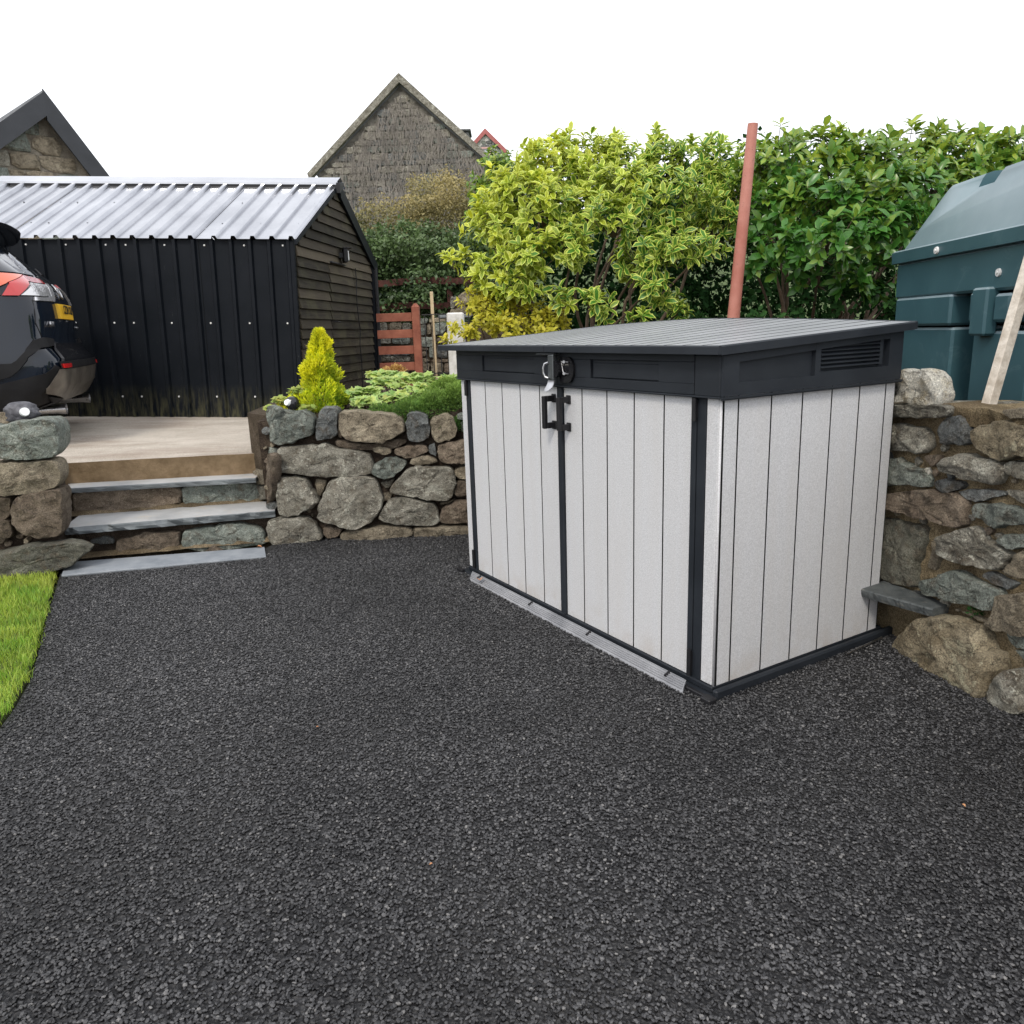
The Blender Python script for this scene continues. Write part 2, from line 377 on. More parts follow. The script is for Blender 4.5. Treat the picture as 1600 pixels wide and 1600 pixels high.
  ('t',0,[(1930,879),(2093,873),(2098,746),(1929,751)]),
  ('b',0,[(2116,867),(2200,864),(2193,731),(2114,734)]),
  ('l',0,[(1195,1445),(1345,1440),(1349,1342),(1193,1342)]),
  ('t',0,[(1384,1439),(1545,1439),(1550,1336),(1383,1341)]),
  ('l',0,[(1567,1432),(1678,1429),(1671,1321),(1572,1329)]),
  ('l',0,[(1176,1261),(1387,1249),(1381,1156),(1175,1174)]),
  ('g',0,[(1415,1242),(1655,1234),(1649,1147),(1414,1155)]),
  ('d',0,[(1173,1064),(1374,1063),(1642,1043),(1639,994),(1370,997),(1169,1015)]),
  ('l',0,[(1167,988),(1369,986),(1638,977),(1634,906),(1162,922)]),
  ('t',0,[(1171,888),(1452,879),(1445,779),(1163,788)]),
  ('b',0,[(1474,878),(1643,872),(1636,772),(1467,778)]),
  ('l',0,[(2252,1753),(2341,1761),(2312,1623),(2244,1604)]),
  ('t',0,[(2352,1771),(2455,1831),(2566,1849),(2571,1721),(2434,1640),(2323,1622)]),
  ('t',0,[(2243,1593),(2411,1620),(2544,1626),(2538,1486),(2406,1512),(2240,1518)]),
 ]),
}
def fbm(p, s, oct=3):
    return noise.fractal(Vector(p) * s, 1.0, 2.1, oct)
def leaf_mat(name, green, edge, yellow, edge_at=.72, rough=.4, trans=.35, spec=.4):
    n = NT(name)
    uv = n.n('ShaderNodeUVMap', uv_map='leafuv').outputs[0]
    sx = n.n('ShaderNodeSeparateXYZ'); n.l(uv, sx.inputs[0])
    ti = n.n('ShaderNodeAttribute', attribute_name='tint').outputs['Fac']
    c = n.mix(ti, green, yellow)
    e = n.mix(ti, edge, tuple(min(1, q * 1.15) for q in edge))
    wob = n.math('ADD', sx.outputs[1], n.math('MULTIPLY', n.math('SUBTRACT', n.noise(40, 2), .5), .5))
    c = n.mix(n.ramp(wob, [(edge_at - .04, 0), (edge_at + .04, 1)]), c, e)
    c = n.mix(1, c, n.ramp(n.noise(9, 3), [(.3, .72), (.7, 1.2)]), 'MULTIPLY')
    n.done(c, rough, None, spec=spec)
    tr = n.n('ShaderNodeBsdfTranslucent'); n.l(c, tr.inputs[0])
    mx = n.n('ShaderNodeMixShader'); mx.inputs[0].default_value = trans
    n.l(n.b.outputs[0], mx.inputs[1]); n.l(tr.outputs[0], mx.inputs[2])
    o = [x for x in n.t.nodes if x.type == 'OUTPUT_MATERIAL'][0]
    n.l(mx.outputs[0], o.inputs[0]); return n.m

# ================================================================ SETTING
# --- wide ground
n = NT('rough_grass'); M_rough = n.done(n.ramp(n.noise(.8, 8), [(.3, (.035,.06,.015)), (.7, (.08,.12,.03))]), .9, n.bump(n.noise(30, 5), .6, .05))
g = MB(); g.box(-400, 400, -400, 400, -.6, -.08); tag(g.build('ground', M_rough), kind='structure')
# --- hillside behind
def hill_z(x, y):
    k = min(1, max(0, (x + 6.5) / 2.2)); k = k * k * (3 - 2 * k)
    return .3 + k * min(5.2, .2 + .30 * max(0, y - 12.2)) + .15 * noise.noise(Vector((x * .15, y * .15, 0)))
g = MB(); g.grid(lambda i, j: (-60 + i * 3, 12.0 + j * 2.2, hill_z(-60 + i * 3, 12.0 + j * 2.2) if j else -.3), 40, 40)
tag(g.build('hillside', M_rough, smooth=True), kind='structure')

# --- tarmac
n = NT('tarmac'); 
vo = n.voro(95, out='Color')
sx = n.n('ShaderNodeSeparateXYZ'); n.l(vo, sx.inputs[0])
c = n.ramp(sx.outputs[0], [(.1, (.004,.004,.005)), (.9, (.022,.022,.024))])
c = n.mix(n.ramp(n.noise(1.2, 5), [(.4, 0), (.7, .35)]), c, (.06, .058, .055))
b = n.bump(n.voro(95), 1.0, .01)
M_tar = n.done(c, .55, n.bump(n.noise(300, 3), .5, .003, b), spec=.45)
TAR = [(-30,-30),(30,-30),(30,6),(-.2,6),(-1.5,4.86),(-1.56,4.66),(-2.70,4.46),(-2.62,4.25),(-2.30,3.58),(-2.05,3.08),(-1.92,2.80),(-1.84,2.58),(-1.79,2.40),(-2.0,2.0),(-2.6,1.4),(-30,1.0)]
g = MB(); g.add([(x, y, 0) for x, y in TAR] + [(x, y, -.3) for x, y in TAR], [tuple(range(len(TAR)))] + [(i, i + len(TAR), (i+1) % len(TAR) + len(TAR), (i+1) % len(TAR)) for i in range(len(TAR))])
tag(g.build('tarmac_drive', M_tar), kind='structure')
# loose-textured stone chips proud of the surface
n = NT('tarmac_chip'); oi = n.n('ShaderNodeObjectInfo').outputs['Random']
c = n.ramp(oi, [(0, (.004,.004,.005)), (.35, (.018,.018,.020)), (.72, (.058,.058,.061)), (.95, (.092,.092,.095)), (1, (.19,.185,.18))])
locn = n.n('ShaderNodeObjectInfo').outputs['Location']
c = n.mix(1, c, n.ramp(n.noise(.9, 5, .6, locn), [(.32, .55), (.68, 1.25)]), 'MULTIPLY')
M_chip = n.done(c, n.math('ADD', n.math('MULTIPLY', oi, .25), .38), n.bump(n.noise(400, 2), .3, .002), spec=.5)
REG = [(-2.55,1.36),(-2.5,.75),(1.6,.75),(1.80,2.25),(1.66,2.95),(1.5,3.6),(1.0,4.88),(-1.5,4.84),(-1.50,4.43),(-2.57,4.17),(-2.29,3.56),(-2.04,3.06),(-1.91,2.79),(-1.83,2.57),(-1.78,2.38),(-1.99,1.99)]
g = MB(); g.add([(x, y, .003) for x, y in REG], [tuple(range(len(REG)))])
chips = g.build('tarmac_chips', M_chip); tag(chips, kind='stuff', label='loose-textured dark stone chips bound in the tarmac surface', cat='tarmac chips')
ng = bpy.data.node_groups.new('chips', 'GeometryNodeTree')
ng.interface.new_socket('Geometry', in_out='INPUT', socket_type='NodeSocketGeometry')
ng.interface.new_socket('Geometry', in_out='OUTPUT', socket_type='NodeSocketGeometry')
N_ = lambda t: ng.nodes.new(t)
gi, go = N_('NodeGroupInput'), N_('NodeGroupOutput')
dp = N_('GeometryNodeDistributePointsOnFaces'); dp.inputs['Density'].default_value = 16000
ico = N_('GeometryNodeMeshIcoSphere'); ico.inputs['Radius'].default_value = 1; ico.inputs['Subdivisions'].default_value = 1
sm = N_('GeometryNodeSetMaterial'); sm.inputs['Material'].default_value = M_chip
ip = N_('GeometryNodeInstanceOnPoints')
rr = N_('FunctionNodeRandomValue'); rr.data_type = 'FLOAT_VECTOR'; rr.inputs[0].default_value = (-.35, -.35, 0); rr.inputs[1].default_value = (.35, .35, 6.28)
rs = N_('FunctionNodeRandomValue'); rs.data_type = 'FLOAT_VECTOR'; rs.inputs[0].default_value = (.0025, .0021, .0013); rs.inputs[1].default_value = (.0068, .0054, .0036)
L_ = lambda a, b: ng.links.new(a, b)
L_(gi.outputs[0], dp.inputs[0]); L_(ico.outputs[0], sm.inputs[0]); L_(dp.outputs['Points'], ip.inputs['Points']); L_(sm.outputs[0], ip.inputs['Instance'])
L_(rr.outputs[0], ip.inputs['Rotation']); L_(rs.outputs[0], ip.inputs['Scale']); L_(ip.outputs[0], go.inputs[0])
md = chips.modifiers.new('chips', 'NODES'); md.node_group = ng

# --- lawn
LAWN = [(-2.63,4.20),(-2.32,3.58),(-2.07,3.08),(-1.94,2.80),(-1.86,2.58),(-1.82,2.40),(-2.02,2.02),(-2.62,1.42),(-9,1.0),(-9,2.4),(-2.97,4.12)]
M_lawn = simple('lawn_soil', (.05,.06,.02), (.09,.11,.03), 9, .9, .5, 50, .01)
g = MB(); k = len(LAWN)
g.add([(x, y, .012) for x, y in LAWN] + [(x, y, -.2) for x, y in LAWN], [tuple(range(k))] + [(i, i+k, (i+1) % k + k, (i+1) % k) for i in range(k)])
tag(g.build('lawn', M_lawn), kind='structure')
def inside(x, y, P):
    c = False; j = len(P) - 1
    for i in range(len(P)):
        if (P[i][1] > y) != (P[j][1] > y) and x < (P[j][0]-P[i][0]) * (y-P[i][1]) / (P[j][1]-P[i][1]) + P[i][0]: c = not c
        j = i
    return c
M_blade = leaf_mat('grass_blade', (.17,.36,.035), (.17,.36,.035), (.44,.52,.08), 2.0, .5, .4)
def blades(name, pts, h, w, lean=.5, yellow=None):
    n_ = len(pts); P = np.array(pts); a = rng.rand(n_) * 6.283; ln = rng.rand(n_) * lean
    H = h * (.5 + rng.rand(n_)); dx, dy = np.cos(a), np.sin(a); ww = w * (.6 + .8 * rng.rand(n_))
    b0 = np.stack([P[:,0]-dy*ww, P[:,1]+dx*ww, P[:,2]], 1); b1 = np.stack([P[:,0]+dy*ww, P[:,1]-dx*ww, P[:,2]], 1)
    m0 = b0 + np.stack([dx*ln*H*.35, dy*ln*H*.35, H*.6], 1); m1 = b1 + np.stack([dx*ln*H*.35, dy*ln*H*.35, H*.6], 1)
    t = P + np.stack([dx*ln*H, dy*ln*H, H], 1)
    V = np.stack([b0, b1, m1, m0, t], 1).reshape(-1, 3); base = np.arange(n_)[:, None] * 5
    F = np.concatenate([base + [0,1,2], base + [0,2,3], base + [3,2,4]])
    ti = np.clip(rng.rand(n_) * .7 + (0 if yellow is None else yellow), 0, 1)
    return np_mesh(name, V, F, M_blade, uv=np.zeros((len(V), 2)), tint=np.repeat(ti, 5))
pts = []
while len(pts) < 34000:
    x, y = random.uniform(-3.7, -1.75), random.uniform(1.95, 4.25)
    if x / y < -1.02: continue
    if inside(x, y, LAWN): pts.append((x + abs(random.gauss(0, .016)), y + random.gauss(0, .01), .008))
yl = np.array([.45 * noise.noise(Vector((p[0] * 5, p[1] * 5, 0))) + .12 + (.5 if p[1] > 3.95 + .15 * noise.noise(Vector((p[0] * 9, 2, 0))) else 0) for p in pts])
tag(blades('lawn_grass', pts, .034, .0016, 1.0, yl), 'bright green short grass of the lawn edge on the left', 'grass', kind='stuff')

# --- terrace (concrete yard above the steps)
n = NT('concrete'); pos = n.co.outputs['Object']
c = n.ramp(n.noise(2.2, 8, .65), [(.3, (.39,.345,.29)), (.7, (.56,.51,.445))])
c = n.mix(n.ramp(n.noise(1.1, 6, .6, n.mapping((.6, 2.2, 1))), [(.50, 0), (.68, .6)]), c, (.25,.19,.15))
c = n.mix(1, c, n.ramp(n.noise(120, 3, .8), [(.32, .6), (.62, 1.2)]), 'MULTIPLY')
M_conc = n.done(c, .9, n.bump(n.noise(120, 4, .8), .6, .006, n.bump(n.noise(9, 6), .4, .02)), spec=.2)
n = NT('concrete_edge'); c = n.ramp(n.noise(9, 8, .7), [(.3, (.13,.09,.05)), (.7, (.29,.21,.13))])
M_cedge = n.done(c, .95, n.bump(n.noise(60, 6, .8), 1.0, .012), spec=.15)
def terr_z(x, y):
    t = min(1, max(0, (y - 5.2) / 2.5)); t = t * t * (3 - 2 * t)
    return .53 - .03 * t + .0385 * max(0, -2.07 - x) * t
def terr_front(x):
    if x > -2.95: return 5.011 + (x + 2.943) * .127 + .01 * noise.noise(Vector((x * 9, 0, 0)))
    return 4.35 + (x + 2.95) * .28
g = MB(); xs = [-12, -9, -7, -5.5, -4.5, -3.8, -3.3, -2.96, -2.94] + [-2.94 + i * .06 for i in range(1, 20)] + [-1.72, -1.4]
def tp(i, j):
    x = xs[i]; y0 = terr_front(x); y = y0 + (12.6 - y0) * (j / 24) ** 1.3
    return (x, y, terr_z(x, y) + .004 * noise.noise(Vector((x * 3, y * 3, 1))))
g.grid(tp, len(xs) - 1, 24)
ter = g.build('terrace', M_conc, smooth=True); tag(ter, kind='structure')
g = MB(); g.grid(lambda i, j: (xs[i], terr_front(xs[i]) + (.004 + .012 * noise.noise(Vector((xs[i] * 25, j * 2.3, 0))) if j else 0.0), (tp(i, 0)[2], .50, .46, .42, .0)[j]), len(xs) - 1, 4)
g.build('terrace_edge', M_cedge, ter, smooth=True)
# --- raised bed and garden behind
BED = [(-1.76,5.20),(-1.50,4.90),(.5,4.98),(1.10,4.75),(1.62,3.05),(2.1,3.0),(1.9,2.2),(1.85,.6),(9,.6),(9,7.2),(-1.45,7.2),(-1.85,6.2)]
k = len(BED)
g = MB(); g.add([(x, y, .80 if x < 1.3 else .84) for x, y in BED] + [(x, y, -.2) for x, y in BED], [tuple(range(k))] + [(i, i+k, (i+1) % k + k, (i+1) % k) for i in range(k)])
tag(g.build('planting_bed', M_earth), kind='structure')
g = MB(); g.box(-1.39, 9, 7.1, 12.6, -.3, .52); tag(g.build('garden_path', M_earth), kind='structure')

# ================================================================ STONE WALLS
def stone(parent, A, d, nr, poly, dep, cls, back=.12, bulge=1.0, name='stone', grow=1.035):
    P = [Vector((a / 1000, b / 1000)) for a, b in poly]
    for _ in range(1):
        Q = []
        for i in range(len(P)):
            a, b = P[i], P[(i + 1) % len(P)]
            Q += [a.lerp(b, .13), a.lerp(b, .87)]
        P = Q
    per = sum((P[i] - P[i-1]).length for i in range(len(P)))
    N = int(min(46, max(18, per / .016)))
    R = []; acc = 0; step = per / N; i = 0; cur = P[0]; nxt = 1
    tgt = 0; L = 0
    segs = [(P[i], P[(i+1) % len(P)]) for i in range(len(P))]
    for a, b in segs:
        l = (b - a).length
        while tgt < L + l - 1e-9 and len(R) < N:
            R.append(a.lerp(b, (tgt - L) / l)); tgt += step
        L += l
    ar = 0; c = Vector((0, 0))
    for i in range(len(R)):
        a, b = R[i-1], R[i]; w = a.x * b.y - b.x * a.y; ar += w; c += (a + b) * w
    if abs(ar) < 1e-7: return None
    c /= 3 * ar; size = math.sqrt(abs(ar) / 2)
    seed = random.uniform(0, 100)
    R = [c + (p - c) * grow for p in R]
    R = [p + (p - c).normalized() * .011 * noise.fractal(Vector((p.x * 24, p.y * 24, seed)), .8, 2.1, 3) for p in R]
    h = min(.050, .27 * size) * bulge
    pl = []
    for q in range(6):
        th = random.uniform(0, 6.283); m = random.uniform(.2, 1.25)
        pl.append((random.uniform(.5, .95), math.cos(th) * m, math.sin(th) * m))
    V = []; F = []
    rings = [(.88, -back), (1.0, -back * .5), (1.0, -.016), (.99, -.003), (.955, None), (.86, None), (.74, None), (.6, None), (.44, None), (.26, None), (.1, None)]
    def pt(p, o):
        return (A[0] + d[0] * p.x + nr[0] * (dep + o), A[1] + d[1] * p.x + nr[1] * (dep + o), p.y)
    def height(p, t):
        q = (p - c) / size
        o = min(1 - t ** 9 * .85, min(a + gx * q.x + gy * q.y for a, gx, gy in pl)) if t < .97 else .02
        o = max(o, .1) * h
        return o + .015 * min(1, size * 7) * noise.fractal(Vector((p.x * 17, p.y * 17, seed)), .75, 2.2, 5)
    for t, o in rings:
        for p in R:
            q = c + (p - c) * t
            V.append(pt(q, height(q, t) if o is None else o + .006 * noise.noise(Vector((q.x * 30, q.y * 30, seed)))))
    n_ = len(R)
    V.append(pt(c, height(c, 0)))
    cc = A[0] * 0
    ccw = ar > 0
    for r in range(len(rings) - 1):
        for i in range(n_):
            j = (i + 1) % n_
            f = (r*n_+i, r*n_+j, (r+1)*n_+j, (r+1)*n_+i)
            F.append(f if ccw else f[::-1])
    last = (len(rings) - 1) * n_
    for i in range(n_):
        f = (last + i, last + (i+1) % n_, len(V) - 1); F.append(f if ccw else f[::-1])
    me = bpy.data.meshes.new(name); me.from_pydata(V, [], F); me.materials.append(STM[cls])
    bm = bmesh.new(); bm.from_mesh(me); bmesh.ops.recalc_face_normals(bm, faces=bm.faces); bm.to_mesh(me); bm.free()
    me.polygons.foreach_set('use_smooth', [True] * len(me.polygons)); me.set_sharp_from_angle(angle=rad(38)); me.update()
    o = bpy.data.objects.new(name, me); COL.objects.link(o); o.parent = parent
    return o
def core(parent, A, d, nr, s0, s1, z0, z1, thick, recess, mat, amp=.012, name='mortar', cell=.03, topz=None):
    g = MB(); nu = max(2, int((s1 - s0) / cell)); nv = max(2, int((z1 - z0) / cell)); nt_ = max(2, int(thick / .05))
    def P(s, z, o):
        zz = z + (.02 * noise.noise(Vector((s * 7, o * 7, 5))) if z > z1 - .001 else 0)
        return (A[0] + d[0]*s + nr[0]*o, A[1] + d[1]*s + nr[1]*o, zz)
    def fr(i, j):
        s = s0 + (s1-s0) * i / nu; z = z0 + (z1-z0) * j / nv
        o = -recess + amp * noise.fractal(Vector((s * 14, z * 14, 3)), .8, 2, 3)
        return P(s, z, o)
    g.grid(fr, nu, nv)
    g.grid(lambda i, j: fr(i, nv) if j == 0 else P(s0 + (s1-s0) * i / nu, z1, -recess - thick * j / nt_), nu, nt_)
    for s in (s0, s1):
        g.add([P(s, z0, -recess), P(s, z0, -recess - thick), P(s, z1, -recess - thick), P(s, z1, -recess)], [(0, 1, 2, 3)])
    g.add([P(s0, z0, -recess-thick), P(s1, z0, -recess-thick), P(s1, z1, -recess-thick), P(s0, z1, -recess-thick)], [(0, 1, 2, 3)])
    return g.build(name, mat, parent, smooth=True, sharp=60)
def nrm(d, flip=False):
    return (-d[1], d[0]) if flip else (d[1], -d[0])
def fill(parent, A, d, nr, existing, s0, s1, z0, z1, size, classes, dep, tries=600, back=.1):
    """small packing stones in what is left between the large ones (out of sight or in gaps)"""
    polys = [[(a / 1000, b / 1000) for a, b in e] for e in existing]; put = []
    for _ in range(tries):
        s, z = random.uniform(s0, s1), random.uniform(z0, z1); r = random.uniform(*size)
        ok = all(not inside(s + dx * r * 1.3, z + dz * r, p) for p in polys for dx, dz in ((0,0),(1,0),(-1,0),(0,1),(0,-1),(.7,.7),(-.7,.7),(.7,-.7),(-.7,-.7)))
        if not ok or any((s - a) ** 2 / 1.7 + (z - b) ** 2 < (r + q) ** 2 * .95 for a, b, q in put): continue
        put.append((s, z, r))
        m = random.randint(6, 8)
        poly = [((s + 1.3 * r * random.uniform(.75, 1.05) * math.cos(6.283 * k / m)) * 1000, (z + r * random.uniform(.75, 1.05) * math.sin(6.283 * k / m)) * 1000) for k in range(m)]
        stone(parent, A, d, nr, poly, dep, random.choice(classes), back)

A, d, L = WALLS['LW']; nr = nrm(d)
lw = thing('dry_stone_wall', 'dry stone retaining wall of large grey boulders under the green rockery plants', 'stone wall', (A[0], A[1], 0))
def P0(parent):   # parts are built in world coordinates; keep them there under a placed Empty
    return parent
def settle(root):
    bpy.context.view_layer.update(); inv = root.matrix_world.inverted()
    for ch in root.children: ch.matrix_parent_inverse = inv
core(lw, A, d, nr, -.05, 2.2, -.1, .78, .25, .075, M_soil, .015, 'earth_packing')
for cls, dep, poly in L:
    top = max(p[1] for p in poly) > 720
    stone(lw, A, d, nr, poly, dep, cls, .22 if top else .13)
fill(lw, A, d, nr, [p for _, _, p in L], -.02, 1.15, .02, .76, (.012, .03), 'tbdl', -.045, 500)
fill(lw, A, d, nr, [p for _, _, p in L], 1.25, 2.1, .05, .76, (.05, .09), 'tbdlg', -.01, 250)
settle(lw)
A, d, L = WALLS['LR']; nr = nrm(d, True)
lr = thing('stone_return_wall', 'short end of the rockery wall turning in beside the steps, with upright reddish slab', 'stone wall', (A[0], A[1], 0))
core(lr, A, d, nr, .02, .55, -.1, .70, .2, .06, M_soil, .01, 'earth_packing')
for k_, (cls, dep, poly) in enumerate(L): stone(lr, A, d, nr, poly, dep - (.035 if k_ == 0 else .012), 'g' if k_ == 0 else cls, .05, .3, grow=.80 if k_ == 0 else .93)
settle(lr)
A, d, L = WALLS['PL']; nr = nrm(d)
pl_ = thing('stone_pier_wall', 'rough stone wall left of the steps topped by a square mossy grey block', 'stone wall', (A[0], A[1], 0))
core(pl_, A, d, nr, -3.0, .30, -.1, .60, .30, .08, M_soil, .012, 'earth_packing')
for cls, dep, poly in L:
    top = max(p[1] for p in poly) > 780
    stone(pl_, A, d, nr, poly, dep, cls, .34 if top else (.24 if max(p[1] for p in poly) > 300 else .15), .7 if top else 1)
fill(pl_, A, d, nr, [p for _, _, p in L], -2.6, -.22, .05, .80, (.06, .11), 'tblg', .0, 260)
fill(pl_, A, d, nr, [p for _, _, p in L], -.2, .3, .02, .6, (.012, .03), 'bdt', -.05, 200)
settle(pl_)

# --- steps
M_earth2 = mortar_mat('step_mortar', (.15,.12,.075), (.33,.26,.17), (.07,.05,.03))
st = thing('stone_steps', 'stone steps with slate treads rising to the concrete yard', 'steps', (-2.1, 4.6, 0))
n = NT('slate'); pos = n.n('ShaderNodeNewGeometry').outputs['Position']
c = n.ramp(n.noise(4, 7, .6, n.mapping((1, 1, 3), pos)), [(.3, (.28,.285,.285)), (.7, (.44,.44,.435))])
c = n.mix(n.ramp(n.noise(9, 6, .7, pos), [(.56, 0), (.68, .6)]), c, (.44,.38,.30))
M_slate = n.done(c, n.ramp(n.noise(7, 4, .6, pos), [(.3, .65), (.7, .9)]), n.bump(n.noise(30, 8, .7, pos), .5, .006), spec=.4)
n = NT('slate_edge'); c = n.ramp(n.noise(6, 6, .6, n.mapping((1, 1, 9), n.n('ShaderNodeNewGeometry').outputs['Position'])), [(.3, (.10,.115,.125)), (.7, (.22,.24,.25))])
M_slatee = n.done(c, .6, n.bump(n.noise(20, 6, .7, n.mapping((1, 1, 8), n.n('ShaderNodeNewGeometry').outputs['Position'])), .8, .01), spec=.4)
def slab(name, FL, FR, BR, BL, z, t, parent, amp=.012, label=None, mats=None):
    g = MB(); N = 40; top = []; FLv, FRv, BRv, BLv = map(Vector, (FL, FR, BR, BL))
    def lay(z_, sh, k):
        o = []
        for i in range(N + 1):
            p = FLv.lerp(FRv, i / N); q = amp * noise.fractal(Vector((i * .35, k, z * 9)), .9, 2, 4)
            dn = (p - BLv.lerp(BRv, i / N)).normalized(); p = p + dn * (q - sh); o.append((p.x, p.y, z_ + .15 * q))
        for i in range(9):
            p = BRv.lerp(BLv, i / 8); o.append((p.x, p.y, z_))
        return o
    a = lay(z, .004, 0); b = lay(z - .006, 0, 0.0); c_ = lay(z - t * .6, .003, .35); e = lay(z - t, .008, .6)
    n_ = len(a); g.add(a + b + c_ + e, [])
    g.f.append(tuple(range(n_))); g.mi.append(0)
    for r in range(3):
        for i in range(n_):
            g.f.append((r*n_+i, (r+1)*n_+i, (r+1)*n_+(i+1) % n_, r*n_+(i+1) % n_)); g.mi.append(1)
    g.f.append(tuple(range(4*n_-1, 3*n_-1, -1))); g.mi.append(1); g.cur = 1
    o = g.build(name, mats or [M_slate, M_slatee], parent)
    if label: o['label'] = label
    return o
slab('tread', (-2.71,4.495), (-1.515,4.785), (-1.60,5.10), (-2.80,4.86), .213, .045, st, .032)
slab('tread', (-2.835,4.842), (-1.685,4.992), (-1.71,5.20), (-2.96,5.06), .392, .033, st, .014)
M_gslate = simple('ground_slate', (.19,.21,.235), (.27,.29,.315), 9, .75, .35, 60, .003, spec=.3)
s0_ = slab('ground_slab', (-2.575,4.188), (-1.487,4.438), (-1.56,4.645), (-2.69,4.45), .013, .03, st, .004, 'smooth blue-grey slate strip let into the tarmac edge', [M_gslate, M_gslate])
for key in ('R1', 'R2'):
    A, d, L = WALLS[key]; nr = nrm(d)
    core(st, A, d, nr, -.10, 1.30, -.05, .165 if key == 'R1' else .36, .28, .05, M_soil, .01, 'earth_packing')
    for cls, dep, poly in L: stone(st, A, d, nr, poly, dep, cls, .12, .55)
    g = MB()
    def strip(i, j, A=A, d=d, nr=nr, z0=(.014 if key == 'R1' else .215)):
        s = -.02 + 1.24 * i / 40; q = .02 * noise.fractal(Vector((s * 8, 3, z0)), .9, 2, 3)
        o = [-.01, .012 + q, .034 + 1.6 * q][j]; z = z0 + [.022, .012 + .4 * q, -.004][j]
        return (A[0] + d[0]*s + nr[0]*o, A[1] + d[1]*s + nr[1]*o, z)
    g.grid(strip, 40, 2); g.build('mortar', M_earth2, st, smooth=True)
settle(st)

# --- right wall
A, d, L = WALLS['RW']; nr = nrm(d)
rw = thing('mortared_stone_wall', 'mortared rubble stone wall behind and right of the storage shed', 'stone wall', (A[0], A[1], 0))
core(rw, A, d, nr, -1.7, 1.3, -.1, .93, .34, .018, M_mortar, .014, 'mortar', .02)
# crumbling mortar bed along the top
core(rw, A, d, nr, .02, 1.3, .90, .965, .33, .004, M_mortar, .02, 'mortar', .015)
for cls, dep, poly in L:
    top = max(p[1] for p in poly) > 930
    stone(rw, A, d, nr, poly, dep, cls, .34 if top else .14, .5 if top else .85)
fill(rw, A, d, nr, [p for _, _, p in L], -.5, .75, .05, .88, (.01, .022), 'tbdl', -.008, 700)
fill(rw, A, d, nr, [p for _, _, p in L], -1.6, -.22, .05, .88, (.05, .1), 'tbdlg', .0, 260)
settle(rw)
# slate shelf jutting from the wall
n = NT('dark_slate'); pz = n.n('ShaderNodeNewGeometry').outputs['Position']
c = n.ramp(n.noise(14, 7, .7, pz), [(.35, (.045,.052,.055)), (.62, (.10,.11,.11))])
c = n.mix(n.ramp(n.noise(30, 6, .7, pz), [(.58, 0), (.66, .5)]), c, (.22,.21,.18))
M_dslate = n.done(c, .6, n.bump(n.noise(35, 8, .75, pz), .8, .008), spec=.35)
sh = slab('slate_shelf', (1.376,2.905), (1.535,2.655), (1.625,2.70), (1.515,2.985), .232, .035, None, .005, mats=[M_dslate, M_dslate])
tag(sh, 'dark slate slab jutting from the stone wall like a small shelf beside the shed', 'stone slab')
# pale rock on the wall
def rock(name, cx, cy, cz, pts, depth, cls, rz, label, cat):
    dd = (math.cos(rz), math.sin(rz)); o = stone(None, (cx, cy), dd, (dd[1], -dd[0]), pts, depth, cls, depth, .65, name)
    return tag(o, label, cat)
rock('rock', 1.60, 3.02, 0, [(-62,968),(-60,985),(-28,1030),(0,1068),(22,1080),(70,1078),(115,1086),(150,1076),(170,1060),(195,1010),(212,985),(205,962),(80,960)], .085, 'w', math.atan2(-.974, .226), 'pale sandy rock sitting on top of the wall beside the tank', 'rock')
rock('rock', -2.93, 4.50, 0, [(-120,860),(-110,900),(-40,925),(20,920),(60,890),(70,860),(0,850)], .08, 't', .28, 'small tan stone lying behind the bark-textured light on the wall', 'rock')
# ================================================================ STORAGE SHED (plastic)
M_groove = simple('groove_shadow_dirt', (.012,.013,.014), (.02,.02,.02), 8, .9, 0, spec=.05)
YAW = -1.0302
def shed_world(x, y, z):
    dx, dy = x - 1.7797, y + 1.8709
    return (math.cos(YAW) * dx - math.sin(YAW) * dy, math.sin(YAW) * dx + math.cos(YAW) * dy, z)
n = NT('resin_plank'); 
oi = n.n('ShaderNodeObjectInfo').outputs['Random']
c = n.ramp(n.noise(220, 3, .75), [(.34, (.43,.434,.446)), (.64, (.63,.635,.65))])
c = n.mix(n.ramp(n.noise(3, 4, .5, n.mapping((6, 6, .5))), [(.4, 0), (.7, .25)]), c, (.50,.48,.46))
gz = n.n('ShaderNodeSeparateXYZ'); n.l(n.co.outputs['Object'], gz.inputs[0])
dirt = n.math('MULTIPLY', n.ramp(gz.outputs[2], [(.0, 1), (.16, 0)]), n.ramp(n.noise(8, 5), [(.45, 0), (.65, .55)]))
c = n.mix(dirt, c, (.40,.345,.29))
c = n.mix(1, c, n.math('ADD', n.math('MULTIPLY', oi, .05), .975), 'MULTIPLY')
M_plank = n.done(c, .62, n.bump(n.noise(260, 3, .7, n.mapping((1, 1, .35))), .35, .002), spec=.35)
M_trim = simple('anthracite_trim', (.013,.016,.021), (.020,.024,.030), 3, .55, .25, 300, .001, spec=.25, lo=.4, hi=.6)
n = NT('lid_plank'); c = n.ramp(n.noise(6, 6, .6, n.mapping((1, .3, 1))), [(.35, (.22,.23,.245)), (.7, (.30,.31,.33))])
c = n.mix(n.ramp(n.noise(60, 4, .7), [(.6, 0), (.75, .4)]), c, (.25,.25,.24))
M_lid = n.done(c, .42, n.bump(n.noise(90, 4, .7, n.mapping((1, .1, 1))), .3, .001), spec=.5)
M_black = simple('black_plastic', (.009,.009,.011), (.015,.015,.017), 8, .45, .15, 200, .001, spec=.3)
M_gloss = simple('glossy_black', (.01,.01,.012), None, 4, .15, 0, spec=.6)
